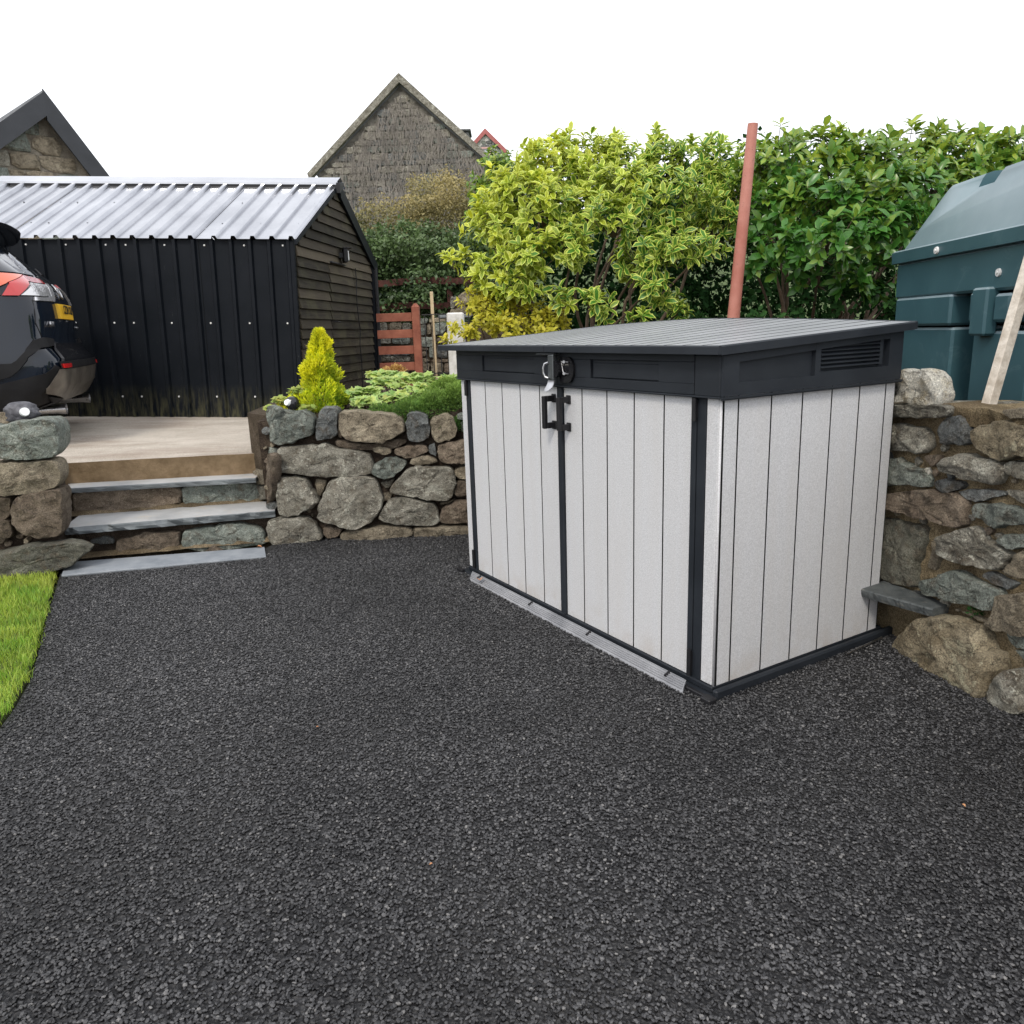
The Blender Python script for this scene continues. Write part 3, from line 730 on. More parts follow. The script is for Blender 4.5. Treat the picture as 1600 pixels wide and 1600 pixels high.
M_steel = simple('steel', (.55,.55,.56), (.45,.45,.46), 20, .3, .1, 200, .001, metal=1)
M_dsteel = simple('dark_steel', (.09,.10,.105), (.13,.14,.145), 20, .35, .1, 200, .001, metal=.6)
M_aluramp = simple('ramp_plastic', (.18,.185,.2), (.27,.275,.29), 9, .4, .15, 150, .001)
SH = thing('storage_shed', 'low storage shed with pale grey plank doors and dark sloping lid against the stone wall', 'storage shed', shed_world(0, 0, 0), YAW)
ZP0, ZP1 = .037, 1.052
g = MB(); g.box(-1.84, .035, -.035, 1.0, -.01, .012, .004); g.box(-1.80, .005, -.012, .965, .012, .036, .004)
g.box(.012, .036, -.02, 1.0, .0, .034, .006)
g.build('base_frame', M_trim, SH)
for bx_ in ((.004, .05, -.07, -.03, -.004, .02, .004), (-.10, .0035, -.05, -.034, -.004, .016, .003), (-1.86, -1.80, -.055, -.034, -.004, .02, .003)):
    g = MB(); g.box(*bx_); g.build('base_corner', M_black, SH)
# dark backing shell so the joints between the planks read dark
g = MB(); g.box(-1.79, -.012, .012, .95, .03, 1.16); g.build('shell', M_trim, SH)
def plankset(parent, edges, horizontal_axis, off, z0=ZP0, z1=ZP1, gap=.0021, th=.014):
    for a, b in zip(edges[:-1], edges[1:]):
        g = MB()
        if horizontal_axis == 'x': g.box(a + gap, b - gap, off, off + th, z0, z1, .0013)
        elif horizontal_axis == 'y': g.box(off - th, off, a + gap, b - gap, z0, z1, .0013)
        ob = g.build('plank', M_plank, parent); ob.data.materials.append(M_groove); ax = 0 if horizontal_axis == 'x' else 1
        for p_ in ob.data.polygons:
            if abs(p_.normal[ax]) > .6: p_.material_index = 1
dl = bpy.data.objects.new('door', None); dr = bpy.data.objects.new('door', None)
for o in (dl, dr): COL.objects.link(o); o.parent = SH
dl['label'] = 'left shed door of five pale planks'; dr['label'] = 'right shed door of five pale planks with the edge strip'
plankset(dl, [-1.698, -1.5462, -1.3845, -1.2228, -1.0611, -.917], 'x', -.004)
plankset(dr, [-.878, -.749, -.5873, -.4256, -.2639, -.125], 'x', -.004)
g = MB(); g.box(-.917, -.8975, -.012, .010, ZP0, ZP1, .002); g.build('edge_strip', M_trim, dl)
g = MB(); g.box(-.8965, -.878, -.017, .010, ZP0, ZP1, .002); g.build('edge_strip', M_trim, dr)
g = MB(); g.box(-1.742, -1.722, -.008, .010, ZP0, ZP1, .002); g.box(-1.7205, -1.698, -.010, .010, ZP0, ZP1, .002); g.build('hinge_strip', M_trim, SH)
g = MB(); g.box(-.125, -.101, -.010, .010, ZP0, ZP1, .002); g.box(-.099, -.060, -.006, .010, ZP0 - .01, ZP1, .002); g.build('hinge_strip', M_trim, SH)
for z0, z1 in ((.965, 1.042), (.045, .145)):
    for x in (-.103, -1.723):
        g = MB(); g.tube([(x, -.018, z0), (x, -.018, z1)], .0085, 10); g.box(x-.006, x+.006, -.014, -.004, z0+.01, z1-.01)
        g.build('hinge', M_black, SH, smooth=True, sharp=40)
# corner panels and the other sides
g = MB(); g.box(-1.797, -1.744, -.006, .012, ZP0, ZP1, .004); g.build('corner_panel', M_plank, SH)
g = MB(); g.box(-.058, -.003, -.006, .010, ZP0, ZP1, .004); g.build('corner_panel', M_plank, SH)
g = MB(); g.tube([(.001, -.001, ZP0), (.001, -.001, ZP1)], .0045, 8); g.build('corner_bead', M_plank, SH, smooth=True)
side = bpy.data.objects.new('side_wall', None); COL.objects.link(side); side.parent = SH; side['label'] = 'right side wall of seven pale vertical planks'
plankset(side, [.006, .0727, .2311, .3895, .5479, .7063, .8647, .925], 'y', .006)
side2 = bpy.data.objects.new('side_wall', None); COL.objects.link(side2); side2.parent = SH
plankset(side2, [.012, .0727, .2311, .3895, .5479, .7063, .8647, .93], 'y', -1.786)
back = bpy.data.objects.new('back_wall', None); COL.objects.link(back); back.parent = SH
plankset(back, [-1.79 + i * .1775 for i in range(11)], 'x', .95)
# fascia: recessed panels between raised borders
def frame_panel(name, x0, x1, z0, z1, px0, px1, pz0, pz1, yf, depth=.012, axis='x', parent=SH):
    g = MB(); B = .0015
    def bx(a0, a1, b0, b1, y0, y1):
        if axis == 'x': g.box(a0, a1, y0, y1, b0, b1, B)
        else: g.box(-y1, -y0, a0, a1, b0, b1, B)
    bx(x0, x1, z0, pz0, yf, yf + .03); bx(x0, x1, pz1, z1, yf, yf + .03)
    bx(x0, px0, pz0, pz1, yf, yf + .03); bx(px1, x1, pz0, pz1, yf, yf + .03)
    bx(px0, px1, pz0, pz1, yf + depth, yf + .028)
    bx(px0 + .012, px1 - .004, pz0 + .004, pz1 - .012, yf + depth * .45, yf + depth)
    return g.build(name, M_trim, parent)
frame_panel('fascia_panel', -1.805, -.90, 1.052, 1.192, -1.535, -1.07, 1.092, 1.168, -.022)
frame_panel('fascia_panel', -.897, -.103, 1.052, 1.188, -.668, -.276, 1.088, 1.160, -.022)
g = MB(); g.box(-.099, .014, -.024, .02, 1.050, 1.184, .003); g.build('fascia_corner', M_trim, SH)
g = MB(); g.box(-1.81, .016, -.026, .0, 1.044, 1.051, .002); g.build('drip_edge', M_trim, SH)
# side fascia follows the rising lid
def ztop(y): return 1.180 + (y + .03) * .058
sf = MB()
def sq(y0, y1, za, zb, x0, x1, fn=None):
    t0, t1 = (ztop(y0), ztop(y1)) if fn is None else (zb, zb)
    sf.add([(x0,y0,za),(x1,y0,za),(x1,y1,za),(x0,y1,za),(x0,y0,t0),(x1,y0,t0),(x1,y1,t1),(x0,y1,t1)], [(0,3,2,1),(4,5,6,7),(0,1,5,4),(1,2,6,5),(2,3,7,6),(3,0,4,7)])
sq(-.02, .052, 1.052, 0, -.02, .024); sq(.424, .452, 1.052, 0, -.02, .024); sq(.842, .925, 1.052, 0, -.02, .024)
sq(.052, .424, 1.052, 1.093, -.02, .024, 1); sq(.452, .842, 1.052, 1.105, -.02, .024, 1)
sf.add([(x, y, ztop(y) - o) for x in (-.02, .0235) for y in (.052, .842) for o in (.026, 0)], [(0,1,3,2),(4,6,7,5),(0,2,6,4),(1,5,7,3),(0,4,5,1),(2,3,7,6)])
sf.build('side_fascia', M_trim, SH, fix=True)
g = MB(); g.box(-.02, .010, .053, .423, 1.09, 1.18); g.box(-.02, .002, .453, .841, 1.10, 1.2); g.build('recess_panel', M_trim, SH)
g = MB(); g.box(.026, .030, -.026, .93, 1.044, 1.051); g.box(.02, .028, -.026, .93, 1.040, 1.0505, .001); g.build('drip_edge', M_trim, SH)
vent = bpy.data.objects.new('vent_grille', None); COL.objects.link(vent); vent.parent = SH
g = MB(); g.box(.003, .018, .795, .812, 1.112, 1.208, .001); g.build('vent_frame', M_trim, vent)
for i in range(7):
    z = 1.116 + i * .0145; g = MB()
    g.add([(.004, .462, z + .008), (.019, .462, z), (.019, .462, z + .003), (.004, .462, z + .011), (.004, .794, z + .008), (.019, .794, z), (.019, .794, z + .003), (.004, .794, z + .011)],
          [(0,1,2,3),(7,6,5,4),(0,4,5,1),(1,5,6,2),(2,6,7,3),(3,7,4,0)])
    g.build('slat', M_trim, vent)
# lid: two halves, planks running front to back
lid = bpy.data.objects.new('lid', None); COL.objects.link(lid); lid.parent = SH; lid['label'] = 'dark sloping lid of narrow boards with a centre joint'
LX0, LX1, LY0, LY1 = -1.925, .044, -.066, .975
def lz(x, y):
    t = (y - LY0) / (LY1 - LY0); u = (x - LX0) / (LX1 - LX0)
    return 1.212 + .006 * (1 - u) + t * (.058 + .030 * (1 - abs(2 * u - .85) ** 1.5) + .006 * (1 - u))
NP = 22; pw = (LX1 - LX0 - .03) / NP
for i in range(NP):
    a = LX0 + .015 + i * pw + .004; b = a + pw - .008
    if i == 11: a += .004
    g = MB(); V = []; K = 10
    for j in range(K + 1):
        y = LY0 + .014 + (LY1 - LY0 - .028) * j / K
        V += [(a, y, lz(a, y) - .012), (a, y, lz(a, y) - .0011), (a + .0005, y, lz(a, y) - .0008), (b - .0006, y, lz(b, y)), (b, y, lz(b, y) - .0004), (b, y, lz(b, y) - .012)]
    F = [(j*6+k, j*6+k+1, (j+1)*6+k+1, (j+1)*6+k) for j in range(K) for k in range(5)] + [(0,1,2,3,4,5)[::-1], tuple(K*6+q for q in range(6))]
    g.add(V, F); ob = g.build('board', M_lid, lid, fix=True); ob.data.materials.append(M_groove)
    for p_ in ob.data.polygons:
        if abs(p_.normal.x) > .9: p_.material_index = 1
def rim(x0, x1, y0, y1, dz0, dz1, K=12):
    g = MB(); V = []
    lon = (x1 - x0) > (y1 - y0)
    for j in range(K + 1):
        t = j / K
        if lon: pts = [(x0 + (x1-x0)*t, y) for y in (y0, y1)]
        else: pts = [(x, y0 + (y1-y0)*t) for x in (x0, x1)]
        c_ = [(p[0], p[1], lz(*p)) for p in pts]; b = .004
        (ax, ay, az), (bx, by, bz) = c_
        ex, ey = (0, b) if lon else (b, 0)
        V += [(ax, ay, az + dz0), (ax, ay, az + dz1 - b), (ax + ex, ay + ey, az + dz1), (bx - ex, by - ey, bz + dz1), (bx, by, bz + dz1 - b), (bx, by, bz + dz0)]
    F = [(j*6+k, j*6+(k+1) % 6, (j+1)*6+(k+1) % 6, (j+1)*6+k) for j in range(K) for k in range(6)] + [(0,1,2,3,4,5), tuple(K*6+q for q in range(5, -1, -1))]
    g.add(V, F); return g.build('lid_rim', M_trim, lid, fix=True)
rim(LX0, (LX0+LX1)/2 + .012, LY0, LY0 + .014, -.026, .0015); rim((LX0+LX1)/2 + .014, LX1, LY0, LY0 + .014, -.026, .0015)
rim(LX0, LX1, LY1 - .014, LY1, -.028, .0015); rim(LX0, LX0 + .015, LY0 + .0145, LY1 - .0145, -.026, .001); rim(LX1 - .015, LX1, LY0 + .0145, LY1 - .0145, -.029, .001)
g = MB(); V = [(x, y, lz(x, y) + dz) for dz in (-.022, -.011) for x, y in ((LX0+.015, LY0+.014), (LX1-.015, LY0+.014), (LX1-.015, LY1-.014), (LX0+.015, LY1-.014))]
g.add(V, [(0,3,2,1),(4,5,6,7),(0,1,5,4),(1,2,6,5),(2,3,7,6),(3,0,4,7)]); g.build('lid_underside', M_trim, lid)
# handles (C shaped, one per door)
for x, door in ((-.950, dl), (-.842, dr)):
    g = MB(); xa, xb = x - .0085, x + .0125
    g.box(xa, xb, -.064, -.045, .868, 1.006, .003)
    for z in (.868, .982): g.box(xa + .001, xb - .001, -.0445, -.004, z, z + .024, .002)
    for z in (.862, .976): g.box(xa - .004, xb + .004, -.010, -.0035, z, z + .036, .002)
    g.build('handle', M_black, door)
# hasp lock hanging from the lid
lock = bpy.data.objects.new('hasp_lock', None); COL.objects.link(lock); lock.parent = SH; lock['label'] = 'black hasp with bright steel ring and tongue at the middle of the fascia'
g = MB(); g.box(-1.0, -.868, -.060, -.026, 1.178, 1.184, .002); g.build('hasp_arm', M_dsteel, lock)
g = MB(); g.box(-.905, -.868, -.064, -.052, 1.075, 1.178, .003); g.box(-.899, -.874, -.067, -.064, 1.082, 1.135, .001); g.build('hasp_plate', M_dsteel, lock)
g = MB(); g.tube([(-.896, -.066, 1.083), (-.910, -.074, 1.088), (-.915, -.078, 1.105), (-.915, -.078, 1.125), (-.910, -.074, 1.142), (-.896, -.066, 1.147)], .0052, 10); g.build('steel_ring', M_steel, lock, smooth=True, sharp=50)
g = MB(); V = []
for j in range(9):
    t = j / 8; y = -.060 - .028 * t * t; z = 1.075 - .045 * t; w = .0225 * math.sqrt(max(.02, 1 - (max(0, t - .55) / .46) ** 2)); cx = -.8865 - .004 * t
    V += [(cx - w, y, z), (cx + w, y, z), (cx + w, y + .005, z), (cx - w, y + .005, z)]
g.add(V, [(j*4+k, j*4+(k+1) % 4, (j+1)*4+(k+1) % 4, (j+1)*4+k) for j in range(8) for k in range(4)] + [(0,3,2,1), (32,33,34,35)]); g.build('tongue', M_steel, lock, smooth=True, sharp=40, fix=True)
g = MB(); pts = []
for k in range(15):
    a = -math.pi / 2 + math.pi * k / 14; pts.append((-.806 + .040 * math.cos(a), 1.118 + .052 * math.sin(a)))
pts += [(-.862, 1.170), (-.862, 1.066)]
g.prism(pts, -.034, -.022); g.build('lock_disc', M_gloss, lock)
g = MB(); g.tube([(-.864, -.060, 1.12), (-.864, -.022, 1.12)], .034, 16); g.build('lock_barrel', M_gloss, lock, smooth=True, sharp=40)
for z in (1.150, 1.103):
    g = MB(); g.tube([(-.826, -.040, z), (-.790, -.040, z - .001)], .0022, 8); g.tube([(-.822, -.037, z), (-.815, -.045, z)], .0060, 10); g.build('locking_pin', M_steel, lock, smooth=True, sharp=50)
g = MB()
for k in range(12):
    t = k / 11; p = Vector((-.838 + .016 * t, -.041, 1.152 - .048 * t - .008 * math.sin(t * 3.1)))
    g.tube([p, p + Vector((.0016, 0, -.0036))], .0016, 5)
g.build('pin_chain', M_steel, lock)
# access ramp, two ribbed lengths with slots
for x0, x1 in ((-1.712, -.903), (-.900, -.098)):
    cut = .04; r = bpy.data.objects.new('ramp', None); COL.objects.link(r); r.parent = SH
    g = MB(); ys = [-.034, -.044, -.052, -.060, -.068, -.076, -.080]
    zs = [.030, .026, .022, .018, .014, .008, .001]
    n_ = len(ys)
    lo = x0 + (cut if x0 < -1.5 else 0); hi = x1 - (cut * .0 if x1 > -.5 else 0)
    def xr(k, side):
        f = k / (n_ - 1)
        return (x0 + (.055 * f if x0 < -1.5 else 0)) if side == 0 else (x1 + (.03 * f if x1 > -.5 else 0))
    V = []
    for k in range(n_): V += [(xr(k, 0), ys[k], zs[k]), (xr(k, 1), ys[k], zs[k])]
    for k in range(n_): V += [(xr(k, 0), ys[k], -.002), (xr(k, 1), ys[k], -.002)]
    F = [(2*k, 2*k+1, 2*k+3, 2*k+2) for k in range(n_-1)] + [(0, 2*n_, 2*n_+1, 1)]
    for s in (0, 1): F.append(tuple([2*k+s for k in range(n_)] + [2*n_+2*k+s for k in range(n_-1, -1, -1)]))
    g.add(V, F)
    for k in range(n_ - 2):
        yy, zz = ys[k] - .004, zs[k] + .0002; g.box(xr(k, 0) + .004, xr(k, 1) - .004, yy - .0016, yy + .0016, zz - .004, zz + .0025, .0006)
    g.build('ramp_tread', M_aluramp, r)
for x in (-1.615, -1.116, -.665, -.183):
    g = MB(); g.tube([(x, -.036, .031), (x + .002, -.060, .0215)], .0065, 8); g.build('ramp_slot', M_black, SH, smooth=True, sharp=50)
rod = MB(); rod.tube([shed_world(.062, .66, .010), shed_world(.050, .90, .016)], .004, 8)
tag(rod.build('metal_rod', M_steel, smooth=True, sharp=50), 'thin bright metal rod lying on the tarmac along the shed side', 'rod')

# ================================================================ BLACK GARAGE
n = NT('black_sheet'); c = n.ramp(n.noise(3, 5), [(.35, (.004,.006,.009)), (.7, (.008,.010,.014))])
gz = n.n('ShaderNodeSeparateXYZ'); n.l(n.co.outputs['Object'], gz.inputs[0])
ms = n.math('MULTIPLY', n.ramp(gz.outputs[2], [(.02, 1), (.36, 0)]), n.ramp(n.noise(9, 7, .7, n.mapping((3, 1, .5))), [(.42, 0), (.62, .8)]))
c = n.mix(ms, c, (.10,.095,.05))
c = n.mix(n.ramp(n.noise(60, 3, .7, n.mapping((2.5, 1, .25))), [(.70, 0), (.74, .25)]), c, (.35,.37,.35))
M_sheet = n.done(c, n.math('ADD', n.math('MULTIPLY', ms, .3), .50), n.bump(n.noise(5, 3), .12, .01), spec=.14)
M_roof = simple('roof_sheet', (.42,.43,.46), (.54,.55,.58), 2, .22, .05, 6, .01, metal=.9, spec=.5)
n = NT('creosoted_board'); oi = n.n('ShaderNodeObjectInfo').outputs['Random']
gv = n.mapping((1, .35, 6)); c = n.ramp(n.noise(7, 6, .65, gv), [(.3, (.012,.010,.007)), (.7, (.058,.048,.032))])
c = n.mix(n.ramp(n.noise(4, 5, .6), [(.45, 0), (.65, .7)]), c, (.07,.066,.035))
c = n.mix(n.ramp(oi, [(.4, 0), (1, .6)]), c, (.105,.085,.06))
c = n.mix(1, c, n.ramp(n.math('FRACT', n.math('MULTIPLY', oi, 7.3)), [(0, .55), (1, 1.25)]), 'MULTIPLY')
M_board = n.done(c, .8, n.bump(n.noise(20, 6, .7, gv), .6, .006), spec=.25)
M_bolt = simple('bolt_cap', (.6,.6,.6), (.7,.7,.68), 5, .4, 0)
SK = .127    # the gable end is not quite square to the long wall
GA = thing('garage', 'black corrugated metal garage with silvery ribbed roof and dark shiplap gable end', 'garage', (-2.071, 7.77, .47), rot=(0, rad(2.1), 0))
GL, GD, GH, GR = 3.62, 2.53, 1.745, 2.455
def gp(x, y, z): return (x + SK * y, y, z)
def zroof(y): return GH + (GR - GH) * (y / 1.28) if y < 1.28 else GR - (GR - GH) * (y - 1.28) / 1.27
# corrugated wall: one sheet per metre, five ribs each
def rib_profile(x0, x1, pitch, w=.030, top=.016, h=.028):
    P = []; x = x1 - .045
    P.append((x1, 0))
    while x > x0 + .03:
        P += [(x + w/2 + .012, 0), (x + top/2 + .006, h), (x - top/2 - .006, h), (x - w/2 - .012, 0)]; x -= pitch
    P.append((x0, 0)); return P
nsh = 4; sw = GL / nsh
for k in range(nsh):
    x1 = -k * sw - .001; x0 = -(k + 1) * sw + .001
    P = rib_profile(x0, x1, .183)
    g = MB(); g.add([(x, -h - .004 * (k % 2), z) for z in (.03, GH - .02) for x, h in P], [(i+1, i, i + len(P), i + 1 + len(P)) for i in range(len(P) - 1)])
    g.build('wall_sheet', M_sheet, GA)
g = MB(); g.add([gp(-GL, .02, 0), gp(-.01, .02, 0), gp(-.01, .02, GH - .04), gp(-GL, .02, GH - .04), gp(-GL, GD, 0), gp(-.03, GD, 0), gp(-.03, GD, GH), gp(-GL, GD, GH)], [(0,1,2,3), (7,6,5,4), (0,3,7,4)]); g.build('rear_wall', M_board, GA)
g = MB(); g.box(-.04, .012, -.02, .03, .0, GH - .03, .003); g.build('corner_trim', M_sheet, GA)
boltx = [-.05, -.42, -.80, -1.18, -1.55, -1.74, -2.12, -2.50, -2.67, -3.05]
for z in (GH - .07, .95, .235):
    for x in boltx:
        g = MB(); g.tube([(x - .05, -.003, z), (x - .05, -.010, z)], [.0105, .007], 8); g.build('bolt', M_bolt, GA, smooth=True, sharp=50)
# roof slopes
def roof(front):
    for k in range(nsh):
        x1 = -k * sw + (.05 if k == 0 else 0) - .0015; x0 = -(k+1) * sw + .0015
        P = rib_profile(x0, x1, .183, .034, .020, .030)
        ya, yb = (-.05, 1.275) if front else (GD + .05, 1.285)
        sl = (GR - GH) / 1.28
        za, zb = (GH - .05 * sl + .012, GR + .012)
        def pt(x, h, y, z):
            q = gp(x, y, z); return (q[0], q[1] - h * .45 * (1 if front else -1), q[2] + h * .88 + .003 * (k % 2))
        g = MB(); g.add([pt(x, h, ya, za) for x, h in P] + [pt(x, h, yb, zb) for x, h in P], [(i, i+1, i + 1 + len(P), i + len(P)) if not front else (i+1, i, i + len(P), i + 1 + len(P)) for i in range(len(P) - 1)])
        g.build('roof_sheet', M_roof, GA)
roof(True); roof(False)
g = MB()
for s in (-1, 1):
    a = gp(-GL - .02, 1.28 + s * .15, GR - .016); b = gp(.06, 1.28 + s * .15, GR - .016); c_ = gp(.06, 1.28, GR + .062); d_ = gp(-GL - .02, 1.28, GR + .062)
    g.add([a, b, c_, d_], [(0,1,2,3) if s < 0 else (3,2,1,0)])
    g.add([a, b, (b[0], b[1], b[2] - .02), (a[0], a[1], a[2] - .02)], [(0,3,2,1)])
g.build('ridge_cap', M_roof, GA)
g = MB(); g.add([gp(x, y, z) for x in (-GL + .17, .10) for y, z in ((1.136, zroof(1.136) - .04), (1.27, zroof(1.27) - .03), (1.27, GR + .01), (1.136, GR - .021))], [(0,1,2,3), (7,6,5,4), (0,4,5,1), (1,5,6,2), (2,6,7,3), (3,7,4,0)]); g.build('ridge_filler', M_black, GA)
for yy in (.25, .72):
    for k, x in enumerate(boltx):
        q = gp(x + .02, yy, zroof(yy) + .018); g = MB(); g.tube([q, (q[0], q[1], q[2] + .006)], .008, 6); g.build('roof_screw', M_black, GA)
# gable end: shiplap boards, cut round the door
bh = .098; DY0, DY1, DZT = .90, 1.70, 1.60
def board(y0, y1, z, x=.0):
    za, zb = z, z + bh - .004
    yy0 = y0 if zb <= zroof(y0) - .01 else max(y0, 1.28 * (zb - GH + .012) / (GR - GH))
    yy1 = y1 if zb <= zroof(y1) - .01 else min(y1, GD - 1.27 * (zb - GH + .012) / (GR - GH))
    if yy1 - yy0 < .06: return
    j = random.uniform(-.003, .003); w = random.uniform(-.004, .004)
    V = []
    K = 8
    for i in range(K + 1):
        y = yy0 + (yy1 - yy0) * i / K; wv = .003 * noise.noise(Vector((y * 4, z * 9, 1)))
        for xx, zz in ((.032 + x + j, za + wv), (.010 + x + j, zb + wv), (-.004 + x, zb + wv), (.012 + x, za + wv)):
            V.append(gp(xx, y, zz))
    F = [(i*4+k, (i+1)*4+k, (i+1)*4+(k+1) % 4, i*4+(k+1) % 4) for i in range(K) for k in range(4)] + [(0,1,2,3), tuple(K*4+q for q in (3,2,1,0))]
    g = MB(); g.add(V, F); return g, w
door = bpy.data.objects.new('door', None); COL.objects.link(door); door.parent = GA; door['label'] = 'boarded side door flush with the shiplap gable'
z = .02
while z < GR:
    mid = z + bh / 2
    spans = [(.03, GD - .06, GA)] if mid > DZT else [(.03, DY0 - .008, GA), (DY0 + .006, DY1 - .006, door), (DY1 + .008, GD - .06, GA)]
    for y0, y1, par in spans:
        r_ = board(y0, y1, z, .004 if par is door else 0)
        if r_: r_[0].build('board', M_board, par, fix=True)
    z += bh
g = MB(); g.add([gp(-.012, .0, 0), gp(-.012, GD, 0), gp(-.012, GD, GH), gp(-.012, 1.28, GR), gp(-.012, 0, GH)], [(0,1,2,3,4)]); g.build('gable_lining', M_black, GA)
g = MB(); M_ = None
for (y0, z0, y1, z1, bw) in ((-.06, GH - .03, 1.28, GR + .005, .035), (1.28, GR + .005, GD + .07, GH - .03, .15)):
    vs = [gp(x, y, zz) for x in (.034, .058) for y, zz in ((y0, z0 + .0), (y1, z1 + .0), (y1, z1 - bw), (y0, z0 - bw))]
    g.add(vs, [(0,1,2,3), (7,6,5,4), (0,4,5,1), (1,5,6,2), (2,6,7,3), (3,7,4,0)])
g.build('barge_board', M_sheet, GA)
g = MB(); g.tube([gp(.03, DY0 + .01, DZT + .004), gp(.045, DY0 + .015, DZT + .002), gp(.045, DY0 + .45, DZT + .002)], .012, 6); g.build('door_drip', M_black, door)
g = MB(); g.box(.10 + .0, .12, DY0 + .03, DY0 + .06, .95, 1.02, .003); g.tube([gp(.04, DY0 + .04, .98), gp(.07, DY0 + .04, .98), gp(.07, DY0 + .14, .975)], .008, 6); g.build('handle', M_black, door)
g = MB(); g.tube([gp(.045, GD - .03, GH - .08), gp(.06, GD - .03, 1.2), gp(.06, GD - .03, .05)], .033, 10); g.build('downpipe', M_black, GA, smooth=True, sharp=50)
g = MB(); g.prism([(GD - .10, .02), (GD + .0, .02), (GD + .0, GH), (GD - .10, GH)], .30, .345, 'x')
for i, v in enumerate(g.v): g.v[i] = (v[0] - .30 + SK * v[1] + .0, v[1], v[2])
g.build('corner_trim', M_sheet, GA)
# sagging cable on the gable
g = MB(); pts = [(1.70, 1.60), (1.73, 1.45), (1.70, 1.30), (1.72, 1.15), (1.76, .98), (1.80, .90), (1.76, .72), (1.80, .5), (1.80, .1)]
g.tube([gp(.05, y, z) for y, z in pts], .006, 5); g.build('cable', M_black, GA)
# flood light
fl = bpy.data.objects.new('security_light', None); COL.objects.link(fl)
lx, ly, lz_ = gp(.10, 1.28, 1.69)
fl.location = (-2.071 + lx + .06, 7.77 + ly, .47 + lz_); fl.rotation_euler = (0, 0, rad(20)); fl.empty_display_size = .1
tag(fl, 'small black floodlight with pale lens fixed to the garage gable above the door', 'floodlight')
g = MB(); g.box(-.13, -.02, -.03, .03, -.03, .03, .008); g.box(-.05, .0, -.07, .07, -.075, .075, .008); g.box(-.05, .05, -.07, .07, .075, .083, .002); g.build('housing', M_black, fl)
n = NT('lamp_lens'); M_lens = n.done((.85,.86,.84), .25, None, spec=.5)
g = MB(); g.box(.001, .012, -.055, .055, -.06, .05, .004); g.build('lens', M_lens, fl)
# ================================================================ CAR (rear end towards the garage, front out of the picture)
n = NT('car_paint'); M_paint = n.done((.006,.010,.018), .10, None, metal=.0, spec=.35, coat=.30)
M_clad = simple('car_cladding', (.008,.008,.009), (.012,.012,.013), 9, .55, .2, 250, .001, spec=.18)
n = NT('car_glass'); M_cglass = n.done((.02,.024,.028), .04, None, spec=1.0, coat=.5)
n = NT('lamp_red'); M_red = n.done((.45,.012,.012), .15, None, spec=.6, coat=.8)
n = NT('lamp_amber'); M_redl = n.done((.62,.12,.05), .18, None, spec=.6, coat=.8)
n = NT('lamp_clear'); M_clear = n.done((.62,.62,.62), .12, n.bump(n.voro(60), .4, .004), metal=.6, spec=.7)
n = NT('number_plate'); M_plate = n.done((.80,.47,.03), .4)
M_skid = simple('skid_plate', (.09,.08,.07), (.16,.145,.125), 8, .35, .1, 200, .001, metal=.4)
CX, CY, CZ = -3.61, 6.63, .57
CA = thing('parked_car', 'dark grey estate car parked on the concrete yard, rear end showing', 'car', (CX, CY, CZ), math.atan2(-.35, -.937))
# plan outlines stacked by height: z, rear x, front x, half width, rear corner radius, rear crown
LV = [(.22,.30,4.45,.84,.30,.03),(.30,.08,4.5,.90,.22,.03),(.42,.0,4.56,.925,.18,.05),(.55,-.03,4.58,.93,.16,.06),(.62,-.02,4.58,.93,.16,.06),(.70,.04,4.57,.925,.16,.07),(.78,.05,4.55,.92,.17,.08),
      (.90,.03,4.5,.915,.20,.09),(1.00,.03,4.42,.91,.22,.10),(1.08,.04,4.1,.90,.24,.11),(1.16,.07,3.5,.885,.26,.11),(1.24,.14,3.25,.85,.28,.12),(1.36,.27,3.0,.79,.28,.12),(1.48,.40,2.75,.72,.26,.11),(1.58,.52,2.4,.64,.24,.08),(1.63,.62,2.2,.56,.22,.06),(1.655,.9,1.9,.4,.2,.03)]
LV = [(z, a, b, c, d, e * .55) for z, a, b, c, d, e in LV]
def car_surf(s, z, off=0.0):
    """point on the car's skin: s runs from the middle of the tail round the corner and forward along the side (negative: far side)"""
    sg = 1 if s >= 0 else -1; s = abs(s)
    z_ = min(max(z, LV[0][0]), LV[-1][0]); v = LV[-1][1:]
    for k in range(len(LV) - 1):
        if LV[k][0] <= z_ <= LV[k+1][0]:
            t = (z_ - LV[k][0]) / (LV[k+1][0] - LV[k][0]); v = [LV[k][q] * (1-t) + LV[k+1][q] * t for q in range(1, 6)]; break
    xr, xf, hw, r, cr = v; yb = hw - r
    if s <= yb: x, y, nx, ny = xr + cr * (s / yb) ** 2, s, -1.0, 0.0
    elif s <= yb + r * math.pi / 2:
        a = (s - yb) / r; x, y, nx, ny = xr + cr + r - r * math.cos(a), yb + r * math.sin(a), -math.cos(a), math.sin(a)
    else: x, y, nx, ny = xr + cr + r + (s - yb - r * math.pi / 2), hw, 0.0, 1.0
    return (x + nx * off, sg * (y + ny * off), z)
